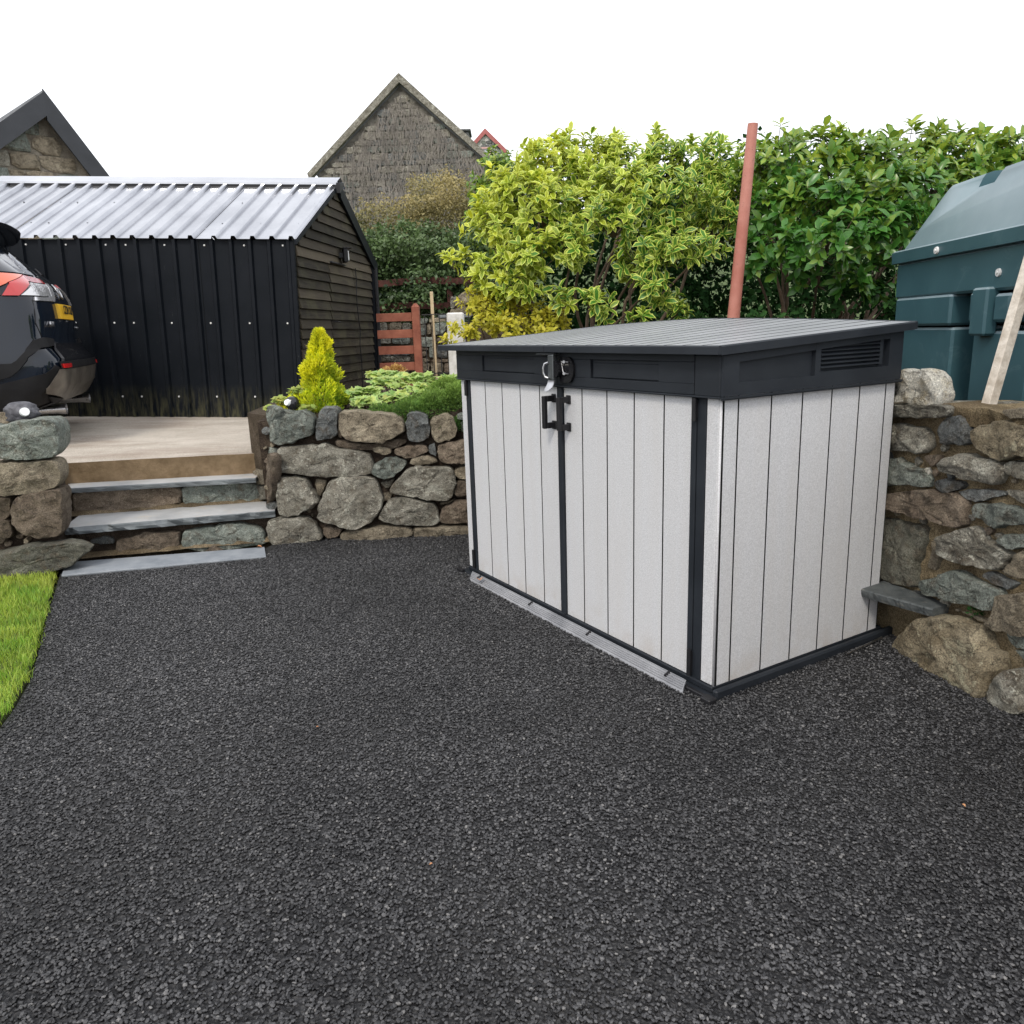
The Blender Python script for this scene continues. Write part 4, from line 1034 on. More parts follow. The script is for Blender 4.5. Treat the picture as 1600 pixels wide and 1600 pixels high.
def outline(xr, xf, hw, r, crown):
    P = []
    for k in range(9):     # left rear corner
        a = math.pi / 2 * k / 8; P.append((xr + crown + r - r * math.sin(a), hw - r + r * math.cos(a)))
    P2 = [(xr + crown * (y / (hw - r)) ** 2, y) for y in [(hw - r) * (1 - q / 4) for q in range(1, 5)]]
    half = P + P2
    L = [(xf - .5, hw * .97), (xf - 1.6, hw), (xf - 2.6, hw), ]
    L = [(xr + crown + r + (xf - .55 - xr - crown - r) * q, hw) for q in (.85, .6, .4, .25, .12, .05)]
    fr = [(xf, 0), (xf - .05, hw * .5), (xf - .25, hw * .85), (xf - .55, hw * .97)]
    left = fr + L + half       # from the nose along the left side to the rear middle
    right = [(x, -y) for x, y in left[::-1][1:-1]]
    return left + right
OUT = [outline(a, b, c, d, e) for _, a, b, c, d, e in LV]
def shell(k0, k1, name, mat, parent, sel=None, off=0.0):
    n_ = len(OUT[0]); g = MB()
    vs = []
    for k in range(k0, k1 + 1):
        for (x, y) in OUT[k]:
            l = math.hypot(x - 2, y) or 1; vs.append((x + (x - 2) / l * off, y + y / l * off, LV[k][0]))
    F = []
    for k in range(k1 - k0):
        for i in range(n_):
            if sel is None or sel(k + k0, i): F.append((k*n_+i, k*n_+(i+1) % n_, (k+1)*n_+(i+1) % n_, (k+1)*n_+i))
    g.add(vs, F)
    if k1 == len(LV) - 1: g.add([(x, y, LV[k1][0]) for x, y in OUT[k1]], [tuple(range(n_))])
    return g.build(name, mat, parent, smooth=True, sharp=45, fix=True)
shell(0, 2, 'lower_cladding', M_clad, CA)
shell(2, 9, 'body', M_paint, CA)
shell(9, 10, 'waistline', M_paint, CA)
shell(10, 14, 'cabin_glass', M_cglass, CA)
shell(14, 16, 'roof', M_paint, CA)
g = MB(); g.box(.4, 4.3, -.8, .8, .2, .23); g.build('floor_pan', M_clad, CA)
def rear_x(y, z):
    for k in range(len(LV) - 1):
        if LV[k][0] <= z <= LV[k+1][0]:
            t = (z - LV[k][0]) / (LV[k+1][0] - LV[k][0]); v = [LV[k][q] * (1-t) + LV[k+1][q] * t for q in range(1, 6)]
            xr, xf, hw, r, cr = v; ay = abs(y)
            if ay <= hw - r: return xr + cr * (ay / (hw - r)) ** 2
            s = min(1, (ay - hw + r) / r); return xr + cr + r - r * math.sqrt(max(0, 1 - s * s))
    return 0
n = NT('bright_reflection'); M_silver = n.done((.75,.75,.76), .18, None, metal=.7)
def wrap(name, poly, mat, off=.008, parent=None, label=None, th=.02):
    """a flat polygon (s, z) laid on the curved skin, with a turned-in edge"""
    bm = bmesh.new(); f = bm.faces.new([bm.verts.new((p[0], p[1], 0)) for p in poly])
    bmesh.ops.triangulate(bm, faces=[f])
    lo = min(p[0] for p in poly); hi = max(p[0] for p in poly); q = lo + .035
    while q < hi:
        bmesh.ops.bisect_plane(bm, geom=bm.verts[:] + bm.edges[:] + bm.faces[:], plane_co=(q, 0, 0), plane_no=(1, 0, 0)); q += .035
    for L in LV:
        bmesh.ops.bisect_plane(bm, geom=bm.verts[:] + bm.edges[:] + bm.faces[:], plane_co=(0, L[0], 0), plane_no=(0, 1, 0))
    be = [e for e in bm.edges if e.is_boundary]
    r = bmesh.ops.extrude_edge_only(bm, edges=be)
    inner = set(v for v in r['geom'] if isinstance(v, bmesh.types.BMVert))
    for v in bm.verts: v.co = Vector(car_surf(v.co.x, v.co.y, off - (th if v in inner else 0)))
    bmesh.ops.recalc_face_normals(bm, faces=bm.faces)
    me = bpy.data.meshes.new(name); bm.to_mesh(me); bm.free(); me.materials.append(mat)
    me.polygons.foreach_set('use_smooth', [True] * len(me.polygons)); me.set_sharp_from_angle(angle=rad(40))
    o = bpy.data.objects.new(name, me); COL.objects.link(o); o.parent = parent or CA
    if label: o['label'] = label
    return o
for sg in (1, -1):
    Q = lambda L: [(sg * a_, z_) for a_, z_ in L][::sg]
    tl = wrap('tail_lamp', Q([(.62,1.235),(.34,1.225),(.33,1.19),(.62,1.183),(.68,1.188),(.89,1.075),(.99,1.075),(.91,1.14),(.87,1.17)]), M_red, .016)
    wrap('lamp_lens', Q([(1.06,1.240),(.622,1.238),(.872,1.172),(.95,1.142),(1.06,1.142)]), M_redl, .014, tl)
    wrap('lamp_lens', Q([(.955,1.138),(.995,1.077),(1.25,1.072),(1.25,1.138)]), M_gloss, .012, tl)
    wrap('lamp_lens', Q([(.665,1.178),(.36,1.182),(.42,1.10),(.56,1.082),(.875,1.078)]), M_clear, .013, tl)
    wrap('body_reflection', Q([(.325,1.20),(.24,1.19),(.38,1.052),(.79,1.043),(.77,1.070),(.56,1.074),(.415,1.093)]), M_silver, .012, tl)  # white reflection on the bodywork, put in as a silver patch
    wrap('arch_cladding', Q([(2.15,.60),(2.0,.74),(1.70,.80),(1.42,.74),(1.25,.60),(1.15,.60),(1.0,.68),(.90,.762),(.81,.778),(.64,.768),(.62,.722),(.88,.705),(1.03,.635),(1.16,.51),(1.33,.46),(1.45,.66),(1.70,.73),(1.95,.66),(2.08,.45)]), M_clad, .022)
    wrap('sill_cladding', Q([(1.30,.44),(.95,.52),(.88,.575),(.83,.54),(.93,.37),(.80,.24),(1.3,.24)]), M_clad, .018)
    wrap('reflector', Q([(.84,.583),(.68,.583),(.70,.552),(.84,.552)]), M_red, .045)
    wrap('rear_pillar', Q([(.33,1.25),(.80,1.25),(.60,1.36),(.50,1.565),(.22,1.575)]), M_paint, .010)
    g = MB(); g.tube([car_surf(sg * a_, z_, .001) for a_, z_ in ((.60,1.06),(.80,1.042),(.83,.95),(.85,.88),(.81,.78))], .004, 5); g.build('tailgate_seam', M_black, CA)
wrap('rear_bumper', [(.66,.735),(.73,.665),(.80,.60),(-.80,.60),(-.73,.665),(-.66,.735)][::-1], M_gloss, .03)
wrap('bumper_step', [(.84,.60),(.84,.545),(-.84,.545),(-.84,.60)][::-1], M_clad, .036)
wrap('skid_plate', [(.86,.543),(.93,.41),(.90,.37),(.40,.262),(-.40,.262),(-.90,.37),(-.93,.41),(-.86,.543)][::-1], M_skid, .03)
wrap('lower_valance', [(.86,.345),(.70,.23),(-.70,.23),(-.86,.345),(-.40,.255),(.40,.255)], M_clad, .034)
# plate with print
pl = wrap('number_plate', [(.38, 1.035), (-.14, 1.035), (-.14, .922), (.38, .922)], M_plate, .02)
def text(body, size, loc, mat, parent, M=None, depth=.001, bold=.0):
    cu = bpy.data.curves.new('t', 'FONT'); cu.body = body; cu.size = size; cu.extrude = depth; cu.align_x = 'CENTER'; cu.align_y = 'CENTER'; cu.offset = bold
    to = bpy.data.objects.new('t', cu); COL.objects.link(to); bpy.context.view_layer.update()
    me = bpy.data.meshes.new_from_object(to.evaluated_get(bpy.context.evaluated_depsgraph_get()))
    bpy.data.objects.remove(to); me.materials.clear(); me.materials.append(mat)
    o = bpy.data.objects.new('lettering', me); COL.objects.link(o); o.parent = parent
    o.matrix_local = Matrix.Translation(loc) @ M
    return o
MR = Matrix(((0, 0, -1, 0), (-1, 0, 0, 0), (0, 1, 0, 0), (0, 0, 0, 1)))     # text faces rearwards (-x), reads towards -y
tx = rear_x(0, .98)
t1 = text('CZ20 OUF', .092, (rear_x(.12, .98) - .0235, .12, .980), M_black, pl, MR, .001, .001)
for v in t1.data.vertices:
    w = t1.matrix_local @ v.co; v.co = t1.matrix_local.inverted() @ Vector((rear_x(w.y, w.z) - .0215 + (w.x - (rear_x(.12, .98) - .0235)), w.y, w.z))
bd = text('RAV4', .060, (rear_x(.60, .87) - .012, .60, .872), M_steel, CA, MR, .004, .001); bd['label'] = 'bright badge letters low on the tailgate'
text('HYBRID', .026, (rear_x(-.6, .86) - .012, -.58, .865), M_steel, CA, MR, .003)
g = MB()
for (rx, rz_) in ((.075, .052), (.030, .050)):
    g.tube([(tx + .045, rx * math.cos(a), 1.140 + rz_ * math.sin(a)) for a in [6.2832 * k / 24 for k in range(25)]], .007, 6, cap=False)
g.tube([(tx + .045, .052 * math.cos(a), 1.168 + .017 * math.sin(a)) for a in [6.2832 * k / 24 for k in range(25)]], .006, 6, cap=False)
for i, v in enumerate(g.v): g.v[i] = (rear_x(v[1], v[2]) - .012 + (v[0] - tx - .045) * .6, v[1], v[2])
g.v = [(v[0], v[1] + .12, v[2]) for v in g.v]; g.build('emblem', M_steel, CA, smooth=True)
for s in (1, -1):
    for wx in (1.02, 3.70):
        wh = bpy.data.objects.new('wheel', None); COL.objects.link(wh); wh.parent = CA; wh.location = (wx, s * .80, .35)
        g = MB(); K = 28
        prof = [(.22, -.11), (.33, -.115), (.35, -.08), (.352, .08), (.33, .115), (.22, .11)]
        g.add([(r * math.cos(6.2832*k/K), y, r * math.sin(6.2832*k/K)) for k in range(K) for r, y in prof], [(k*6+j, k*6+(j+1) % 6, ((k+1) % K)*6+(j+1) % 6, ((k+1) % K)*6+j) for k in range(K) for j in range(6)])
        g.build('tyre', M_clad, wh, smooth=True, sharp=40)
        g = MB(); g.tube([(0, s * .06, 0), (0, s * .09, 0)], .05, 12)
        for q in range(10):
            a = 6.2832 * q / 10; c_, s_ = math.cos(a), math.sin(a)
            g.tube([(.04*c_, s * .08, .04*s_), (.22*c_, s * .085, .22*s_)], [.016, .022], 5)
        g.tube([(0, s * -.02, 0), (0, s * .0, 0)], .22, 20); g.build('rim', M_dsteel, wh, smooth=True, sharp=40)
# spoiler, pillars, wiper spoiler lip
g = MB(); V = []
for j in range(13):
    y = -.66 + 1.32 * j / 12; q = (abs(y) / .66) ** 3
    V += [(.60 + .1 * q, y, 1.645 - .03 * q), (.31 + .14 * q, y, 1.645 - .04 * q), (.32 + .14 * q, y, 1.615 - .04 * q), (.50 + .1 * q, y, 1.575 - .02 * q)]
g.add(V, [(j*4+k, j*4+(k+1) % 4, (j+1)*4+(k+1) % 4, (j+1)*4+k) for j in range(12) for k in range(4)] + [(0,1,2,3), (51,50,49,48)])
g.build('spoiler', M_gloss, CA, smooth=True, sharp=50, fix=True)
g = MB(); g.tube([car_surf(q_, z_, .02) for q_, z_ in ((.10, 1.27), (-.05, 1.33), (-.30, 1.30))], .006, 6); g.build('rear_wiper', M_black, CA)
for y in (.62, -.62):
    g = MB(); K = 14
    g.add([(x, y + r * math.cos(6.2832*k/K) * 1.25, .235 + r * math.sin(6.2832*k/K)) for x, r in ((.45, .03), (.12, .033), (.05, .042), (.05, .036), (.15, .03)) for k in range(K)],
          [(q*K+k, q*K+(k+1) % K, (q+1)*K+(k+1) % K, (q+1)*K+k) for q in range(4) for k in range(K)] + [tuple(4*K + k for k in range(K))])
    g.build('exhaust_tip', M_steel, CA, smooth=True, sharp=40)

# ================================================================ SMALL LIGHTS
sl = thing('solar_light', 'dark bark-textured solar rock light on the mossy block left of the steps', 'garden light', (-2.795, 4.44, .868), rad(10))
def blob(name, mat, parent, rx, ry, rz_, ridge=0, seg=24, flat=.0):
    g = MB(); V = []; R = 14
    for j in range(R + 1):
        ph = math.pi * j / R
        for i in range(seg):
            th = 6.2832 * i / seg; k = 1 + ridge * noise.fractal(Vector((math.cos(th) * 2.5, math.sin(th) * 2.5, math.cos(ph) * 9)), .8, 2, 3)
            z = math.cos(ph); V.append((rx * k * math.sin(ph) ** .7 * math.cos(th), ry * k * math.sin(ph) ** .7 * math.sin(th), rz_ * (max(z, -.85 + flat) ) * (1 + ridge * .3)))
    g.add(V, [(j*seg+i, j*seg+(i+1) % seg, (j+1)*seg+(i+1) % seg, (j+1)*seg+i) for j in range(R) for i in range(seg)])
    return g.build(name, mat, parent, smooth=True, fix=True)
M_bark = simple('bark_resin', (.05,.05,.06), (.12,.12,.135), 20, .55, 1.0, 60, .01)
b = blob('shell', M_bark, sl, .085, .07, .058, .25); b.location = (0, 0, .05)
n = NT('frosted_lens'); M_fl = n.done((.82,.85,.85), .2, None, spec=.6)
g = MB(); g.tube([(.040, -.058, .055), (.052, -.078, .060)], [.026, .023], 16); g.build('lens', M_fl, sl, smooth=True, sharp=50)
bl = thing('ball_light', 'small dark globe garden light with a white lens among the yellow-green leaves', 'garden light', (-1.375, 4.93, .845))
b = blob('globe', M_gloss, bl, .045, .045, .045, 0); b.location = (0, 0, .03)
g = MB(); g.tube([(-.018, -.036, .040), (-.024, -.050, .043)], [.022, .018], 14); g.build('lens', M_fl, bl, smooth=True, sharp=50)

# ================================================================ HOUSES
def rubble(parent, O, xd, nr_, inside_fn, w0, w1, z0, z1, cw, ch, classes, jit=.25, proud=.02, maxn=300):
    """coursed rubble: every stone its own mesh up to maxn, the rest joined"""
    z = z0; cnt = 0; rest = MB(); protos = []
    while z < z1:
        h = ch * random.uniform(.75, 1.3); s = w0 + random.uniform(-cw, 0)
        while s < w1:
            w = cw * random.uniform(.55, 1.55); c_ = (s + w/2, z + h/2)
            if inside_fn(*c_):
                m = 7; P = []
                for q in range(m):
                    a = 6.2832 * (q + random.uniform(-.2, .2)) / m
                    sx_ = w/2 * 1.08 * max(-1, min(1, 1.35 * math.cos(a))) * random.uniform(.84, .96); sz_ = h/2 * 1.08 * max(-1, min(1, 1.35 * math.sin(a))) * random.uniform(.82, .95)
                    P.append((c_[0] + sx_, c_[1] + sz_))
                o = proud * random.uniform(.5, 1.4); g = MB()
                W3 = lambda p, d_: (O[0] + xd[0]*p[0] + nr_[0]*d_, O[1] + xd[1]*p[0] + nr_[1]*d_, p[1])
                inn = [(c_[0] + (p[0]-c_[0]) * .78, c_[1] + (p[1]-c_[1]) * .78) for p in P]
                V = [W3(p, -.01) for p in P] + [W3(p, o * .5) for p in P] + [W3(p, o + random.uniform(-.2, .2) * o) for p in inn]
                F = [(k, (k+1) % m, m + (k+1) % m, m + k) for k in range(m)] + [(m+k, m+(k+1) % m, 2*m+(k+1) % m, 2*m+k) for k in range(m)] + [tuple(range(2*m, 3*m))]
                if cnt < maxn:
                    g.add(V, F); g.build('stone', STM[random.choice(classes)], parent)
                else: rest.add(V, F)
                cnt += 1
            s += w
        z += h
    if rest.v:
        o = rest.build('stonework', STM[classes[0]], parent); o['kind'] = 'stuff'
    return cnt
M_pale_mortar = mortar_mat('house_mortar', (.26,.23,.18), (.42,.38,.31), (.17,.14,.11))
M_grey_mortar = mortar_mat('gable_mortar', (.13,.12,.10), (.25,.235,.20), (.08,.07,.06))
M_white_mortar = mortar_mat('white_pointing', (.55,.54,.50), (.70,.69,.64), (.42,.41,.38))
M_slateroof = simple('slate_roof', (.10,.105,.115), (.17,.175,.185), 3, .55, .3, 30, .01)
M_barge = simple('grey_barge', (.020,.023,.028), (.03,.033,.04), 3, .5, .15, 60, .002)
def gable_house(name, label, cat, O, ang, halfw, eave, apex, zb, depth, mat_core, over=.15, bt=.2, barge=None, roofm=None):
    """gable facing the camera; local x along the gable, y back"""
    h = thing(name, label, cat, O, ang)
    g = MB(); P = [(-halfw, zb), (halfw, zb), (halfw, eave), (0, apex), (-halfw, eave)]
    g.prism(P, 0, depth); g.build('wall', mat_core, h, fix=True)
    sl_ = (apex - eave) / halfw; nx = math.sin(math.atan(sl_)); nz = math.cos(math.atan(sl_))
    for s in (-1, 1):
        g = MB(); a = (s * (halfw + over), eave - over * sl_); b_ = (0, apex)
        t = .10
        g.prism([a, b_, (b_[0], b_[1] + t / nz), (a[0] + s * nx * t * 0, a[1] + t / nz)], -over, depth + over)
        g.build('roof', roofm or M_slateroof, h, fix=True)
        if barge:
            g = MB(); g.prism([(a[0], a[1] - bt * .5), (0, apex - bt * .55), (0, apex + t / nz + .02), (a[0], a[1] + t / nz + .02)], -over - .035, -over - .003); g.build('barge_board', barge, h, fix=True)
    return h
def loc_rubble(h, O, ang, inside_fn, *a, **k):
    xd = (math.cos(ang), math.sin(ang)); rubble(h, O, xd, (math.sin(ang), -math.cos(ang)), inside_fn, *a, **k)
# stone house on the left, behind the garage
HA = rad(48); HO = (-6.68, 12.3, 0)
def asym_house(name, label, cat, O, ang):
    h = thing(name, label, cat, O, ang); ap = 4.69; SL, SR, wl, wr = .80, 1.42, 2.6, 1.7
    g = MB(); g.prism([(-wl, 0), (wr, 0), (wr, ap - SR * wr), (0, ap), (-wl, ap - SL * wl)], 0, 5); g.build('wall', M_pale_mortar, h, fix=True)
    for s_, w in ((-SL, -wl), (SR, wr)):
        k = abs(s_); e = w * 1.12; ez = ap - k * abs(e); nz = math.cos(math.atan(k)); t = .10 / nz
        g = MB(); g.prism([(e, ez), (0, ap), (0, ap + t), (e, ez + t)], -.18, 5.2); g.build('roof', M_slateroof, h, fix=True)
        g = MB(); g.prism([(e, ez - .13 / nz), (0, ap - .13 / nz), (0, ap + t + .02), (e, ez + t + .02)], -.22, -.183); g.build('barge_board', M_barge, h, fix=True)
    return h
hs = asym_house('stone_house', 'stone house gable with dark barge boards rising behind the left end of the garage', 'house', HO, HA)
loc_rubble(hs, HO, HA, lambda s, z: z < 4.58 - abs(s) * (1.42 if s > 0 else .80), -2.6, 1.7, 2.2, 4.7, .34, .20, 'gglt', proud=.04)
settle_list = [hs]
# cottage gable in the middle distance, hung with bare creeper
GO = (-2.30, 20.0, 0); GAa = rad(0)
gh = gable_house('stone_cottage', 'tall stone cottage gable covered in bare brown creeper behind the hedge', 'cottage', GO, GAa, 2.12, 5.10, 7.0, 2.0, 7, M_grey_mortar, .02, .0, None)
loc_rubble(gh, GO, GAa, lambda s, z: z < 6.86 - abs(s) * .90, -2.12, 2.12, 3.1, 6.9, .27, .15, 'dllgd', proud=.035, maxn=300)
g = MB()
for s in (-1, 1):
    g.prism([(s * 2.30, 4.98), (0, 7.04), (0, 7.24), (s * 2.34, 5.12)], -.16, .04)
verge = g.build('stone_verge', STM['l'], gh, fix=True)
g = MB(); g.tube([(-2.36, -.05, 5.02), (-2.28, -.06, 4.90), (-2.16, -.06, 4.84)], .05, 8); g.build('gutter_end', M_fl, gh, smooth=True)
ch = MB(); ch.box(.98, 1.42, 3.9, 4.5, 4.5, 6.62); ch.build('chimney', STM['d'], gh)
ch = MB(); ch.box(.92, 1.50, 3.8, 4.6, 6.622, 6.70, .02); ch.box(.97, 1.44, 3.85, 4.55, 6.702, 6.86, .02); ch.box(.90, 1.50, 3.78, 4.62, 6.862, 6.92, .02); ch.box(1.02, 1.12, 4.05, 4.25, 6.922, 7.02, .02); ch.build('chimney_cap', STM['d'], gh)
for i in range(14):
    ch = MB(); a = .99 + (i % 2) * .22 + random.uniform(-.005, .01); z = 4.75 + (i // 2) * .25
    ch.box(a, a + .20, 3.86, 3.905, z, z + .20, .02); ch.build('stone', STM[random.choice('gdl')], gh)
# creeper twigs on the gable
M_twig = simple('dry_twig', (.15,.135,.12), (.27,.245,.215), 3, .9, 0)
V = []; F = []; 
def ribbon(p, q, w, V, F):
    b_ = len(V); V += [(p[0]-w, p[1], p[2]), (p[0]+w, p[1], p[2]), (q[0]+w*.6, q[1], q[2]), (q[0]-w*.6, q[1], q[2])]; F.append((b_, b_+1, b_+2, b_+3))
for k in range(8500):
    s = random.uniform(-2.1, 2.1); z = random.uniform(3.2, 6.85)
    if z > 6.88 - abs(s) * .9: continue
    dens = .35 + .75 * (s + 2.1) / 4.2 + .5 * noise.noise(Vector((s * 1.2, z * 1.2, 0)))
    if z < 4.4 and s < 0: dens *= .6
    if random.random() > dens: continue
    a = random.gauss(0, .35) + (1.2 if random.random() < .12 else 0); l = random.uniform(.12, .42)
    ribbon((GO[0] + s, GO[1] - .05 - random.random() * .05, z), (GO[0] + s + math.sin(a) * l, GO[1] - .05 - random.random() * .07, z - math.cos(a) * l), random.uniform(.003, .007), V, F)
me = bpy.data.meshes.new('bare_creeper'); me.from_pydata(V, [], F); me.materials.append(M_twig); o = bpy.data.objects.new('bare_creeper', me); COL.objects.link(o)
tag(o, 'bare brown creeper stems hanging over the cottage gable', 'creeper', kind='stuff')
settle_list.append(gh)
# far dormer house with red barge boards
M_redw = simple('faded_red_paint', (.30,.075,.07), (.40,.13,.12), 6, .6, .1, 40, .003)
DO = (-.74, 45.0, 0)
dh = gable_house('stone_house', 'distant stone house gable with red barge boards and small sash window', 'house', DO, 0, 1.02, 10.75, 11.75, 4, 6, M_white_mortar, .12, .22, M_redw)
loc_rubble(dh, DO, 0, lambda s, z: z < 11.5 - abs(s) * .98 and not (-.36 < s < .30 and z < 11.0) , -1.0, 1.0, 9.4, 11.6, .40, .24, 'dggd', proud=.05)
wn = bpy.data.objects.new('window', None); COL.objects.link(wn); wn.parent = dh
n = NT('window_glass'); M_wg = n.done((.42,.46,.5), .08, None, spec=.8); M_wfr = simple('pink_frame', (.50,.30,.28), (.55,.36,.33), 5, .6, 0)
g = MB()
for x0, x1, z0, z1 in ((-.32, -.24, 9.5, 10.98), (.20, .28, 9.5, 10.98), (-.238, .198, 10.90, 10.98), (-.238, .198, 10.55, 10.62), (-.04, 0, 9.8, 10.548)): g.box(x0, x1, -.10, -.02, z0, z1)
g.build('frame', M_wfr, wn)
g = MB(); g.box(-.238, .198, -.03, -.015, 9.6, 10.9); g.build('pane', M_wg, wn)
settle_list.append(dh)
bpy.context.view_layer.update()
for h in settle_list:
    inv = h.matrix_world.inverted()
    for c_ in h.children:
        if c_.name.split('.')[0] in ('stone', 'stonework') and c_.type == 'MESH':
            vv = c_.data.vertices
            if len(vv) and not (h is gh and abs(vv[0].co.y) < 10): c_.matrix_parent_inverse = inv
# telegraph pole behind the left house
M_wood = simple('weathered_timber', (.20,.17,.13), (.36,.32,.26), 10, .8, .6, 40, .004)
g = MB(); g.tube([(-8.62, 16, 0), (-8.58, 16, 5.2)], .055, 10); g.tube([(-8.70, 16.0, 1), (-8.66, 16.0, 5.15)], .02, 6)
tag(g.build('wooden_pole', M_wood, smooth=True, sharp=50), 'wooden pole with cable standing behind the left stone house', 'pole')

# ================================================================ FAR SIDE OF THE GARDEN
M_redwood = simple('red_stained_wood', (.22,.065,.038), (.33,.115,.068), 9, .75, .5, 40, .004)
A, d, L = WALLS['GW']; nr = nrm(d)
gw = thing('boundary_wall', 'grey stone boundary wall behind the red gate and railings', 'stone wall', (A[0], A[1], 0))
core(gw, A, d, nr, .2, 3.4, .0, 1.42, .35, .03, M_earth, .01, 'mortar', .06)
for cls, dep, poly in L: stone(gw, A, d, nr, poly, dep, cls, .1, .8)
fill(gw, A, d, nr, [p for _, _, p in L], .3, 1.3, .3, 1.38, (.05, .1), 'dltg', 0, 200)
settle(gw)
gt = thing('garden_gate', 'red-stained wooden slatted gate beside the back corner of the garage', 'gate', (-1.15, 9.5, .5))
for z in (.985, .79, .60, .405, .215):
    g = MB(); g.box(-.395, .03, -.012, .012, z - .052, z + .046, .003); g.build('slat', M_redwood, gt)
g = MB(); g.box(.035, .125, -.05, .05, 0, 1.10, .006); g.tube([(.08, 0, 1.10), (.08, 0, 1.135)], [.045, .02], 8); g.build('post', M_redwood, gt)
M_iron = simple('black_iron', (.015,.015,.017), (.03,.028,.027), 20, .6, .2, 200, .001)
rl = thing('iron_railing', 'thin black iron railing between the red gate and the white post', 'railing', (-1.0, 9.5, .5))
for z in (.30, .995):
    g = MB(); g.box(.0, .66, -.006, .006, z, z + .012); g.build('rail', M_iron, rl)
for i in range(8):
    g = MB(); g.tube([(.03 + i * .088, .012, .05), (.03 + i * .088, .012, 1.0)], .006, 6); g.build('bar', M_iron, rl)
wp = MB(); wp.box(-.66, -.47, 8.9, 9.1, .5, 1.50, .015); n = NT('whitewash'); M_ww = n.done(n.ramp(n.noise(8, 6), [(.4, (.55,.54,.50)), (.6, (.74,.73,.70))]), .85, n.bump(n.noise(40, 5), .5, .006))
tag(wp.build('white_pillar', M_ww), 'short whitewashed pillar behind the yellow-leaved plant', 'pillar')
g = MB(); g.box(-.955, -.915, 10.2, 10.24, .4, 1.80, .004); M_newwood = simple('new_timber', (.50,.38,.22), (.62,.50,.32), 14, .7, .3, 60, .002)
tag(g.build('timber_stake', M_newwood), 'pale new timber stake standing by the boundary wall', 'stake')
g = MB(); g.box(-.84, -.45, 9.9, 10.3, 1.46, 1.50, .006, Matrix.Rotation(rad(0), 4, 'X')); tag(g.build('slate_slab', M_slatee), 'dark slate slab lying on the wall right of the timber stake', 'stone slab')
M_redd = simple('dark_red_wood', (.045,.014,.010), (.10,.030,.020), 9, .8, .5, 40, .004)
fr = thing('rail_fence', 'rusty red-brown rail fence half lost in the dark hedge', 'fence', (-2.3, 11.62, .5))
for z, x0, x1 in ((1.52, -.4, 2.0), (1.18, -.4, 1.7)):
    g = MB(); K = 10; V = []
    for j in range(K + 1):
        x = x0 + (x1 - x0) * j / K; zz = z + .015 * math.sin(j * 1.3)
        V += [(x, -.02, zz - .045), (x, -.03, zz + .045), (x, .02, zz + .045), (x, .02, zz - .045)]
    g.add(V, [(j*4+k, j*4+(k+1) % 4, (j+1)*4+(k+1) % 4, (j+1)*4+k) for j in range(K) for k in range(4)] + [(0,1,2,3), (43,42,41,40)]); g.build('rail', M_redd, fr, fix=True)
for x in (.34, 1.50):
    g = MB(); g.box(x - .04, x + .04, .025, .10, 0, 1.58, .005); g.build('post', M_redd, fr)

# ================================================================ OIL TANK
n = NT('tank_plastic'); c = n.ramp(n.noise(2.5, 6), [(.35, (.033,.086,.105)), (.7, (.046,.112,.132))])
c = n.mix(n.ramp(n.noise(5, 7, .65, None, 1.2), [(.58, 0), (.63, .12), (.66, 0)]), c, (.2,.3,.32))
gn = n.n('ShaderNodeNewGeometry'); sxx = n.n('ShaderNodeSeparateXYZ'); n.l(gn.outputs['Normal'], sxx.inputs[0])
dust = n.math('MULTIPLY', n.ramp(sxx.outputs[2], [(.1, 0), (.5, .75)]), n.ramp(n.noise(3, 5), [(.2, .6), (.7, 1)]))
c = n.mix(dust, c, (.27,.34,.37))
M_tank = n.done(c, .42, n.bump(n.noise(150, 4), .2, .002, n.bump(n.noise(3, 3), .15, .02)), spec=.5)
TD = Vector((2.164 - 2.217, 3.35 - 4.6)).normalized()    # along the long face, away from the left end
# local: x = into the tank, y = along towards the camera (negative y axis of the world)
tank = thing('oil_tank', 'large dark green plastic oil tank with overhanging lid behind the stone wall', 'oil tank', (2.217, 4.6, 0), rot=(0, 0, math.atan2(TD.y, TD.x)))
TL, TW, ZB = 2.3, 1.15, .60
def tb(g, s0, s1, o0, o1, z0, z1, b=.012): g.box(s0, s1, o0, o1, z0, z1, b)      # s along, o = depth into tank (left-hand normal)
g = MB(); tb(g, .06, TL - .05, .42, TW - .07, ZB, 1.40, .03); g.build('inner_wall', M_tank, tank)
def body(name, boxes, b=.012):
    g = MB()
    for bx_ in boxes: tb(g, *bx_, b)
    return g.build(name, M_tank, tank)
body('rim_band', [(.035, TL - .035, .028, TW - .03, 1.382, 1.575)])
bsl = [(.065, .625, .045, .26, ZB, 1.24), (.80, 1.28, .045, .26, ZB, 1.245), (1.42, 2.2, .045, .26, ZB, 1.24)]
body('wall_panel', [(.065, .672, .022, .43, 1.232, 1.384), (.065, .680, .040, .43, ZB, 1.222)])
body('wall_panel', [(.845, .90, .020, .43, 1.245, 1.384), (.855, 1.30, .048, .43, ZB, 1.205)])
body('wall_panel', [(1.045, 1.165, .022, .26, 1.245, 1.368)])
body('wall_panel', [(1.40, 2.2, .03, .26, ZB, 1.366)])
body('clasp', [(.905, 1.032, -.004, .06, 1.185, 1.40)], .010)
body('end_panel', [(.03, .08, .15, TW - .15, ZB, 1.366)])
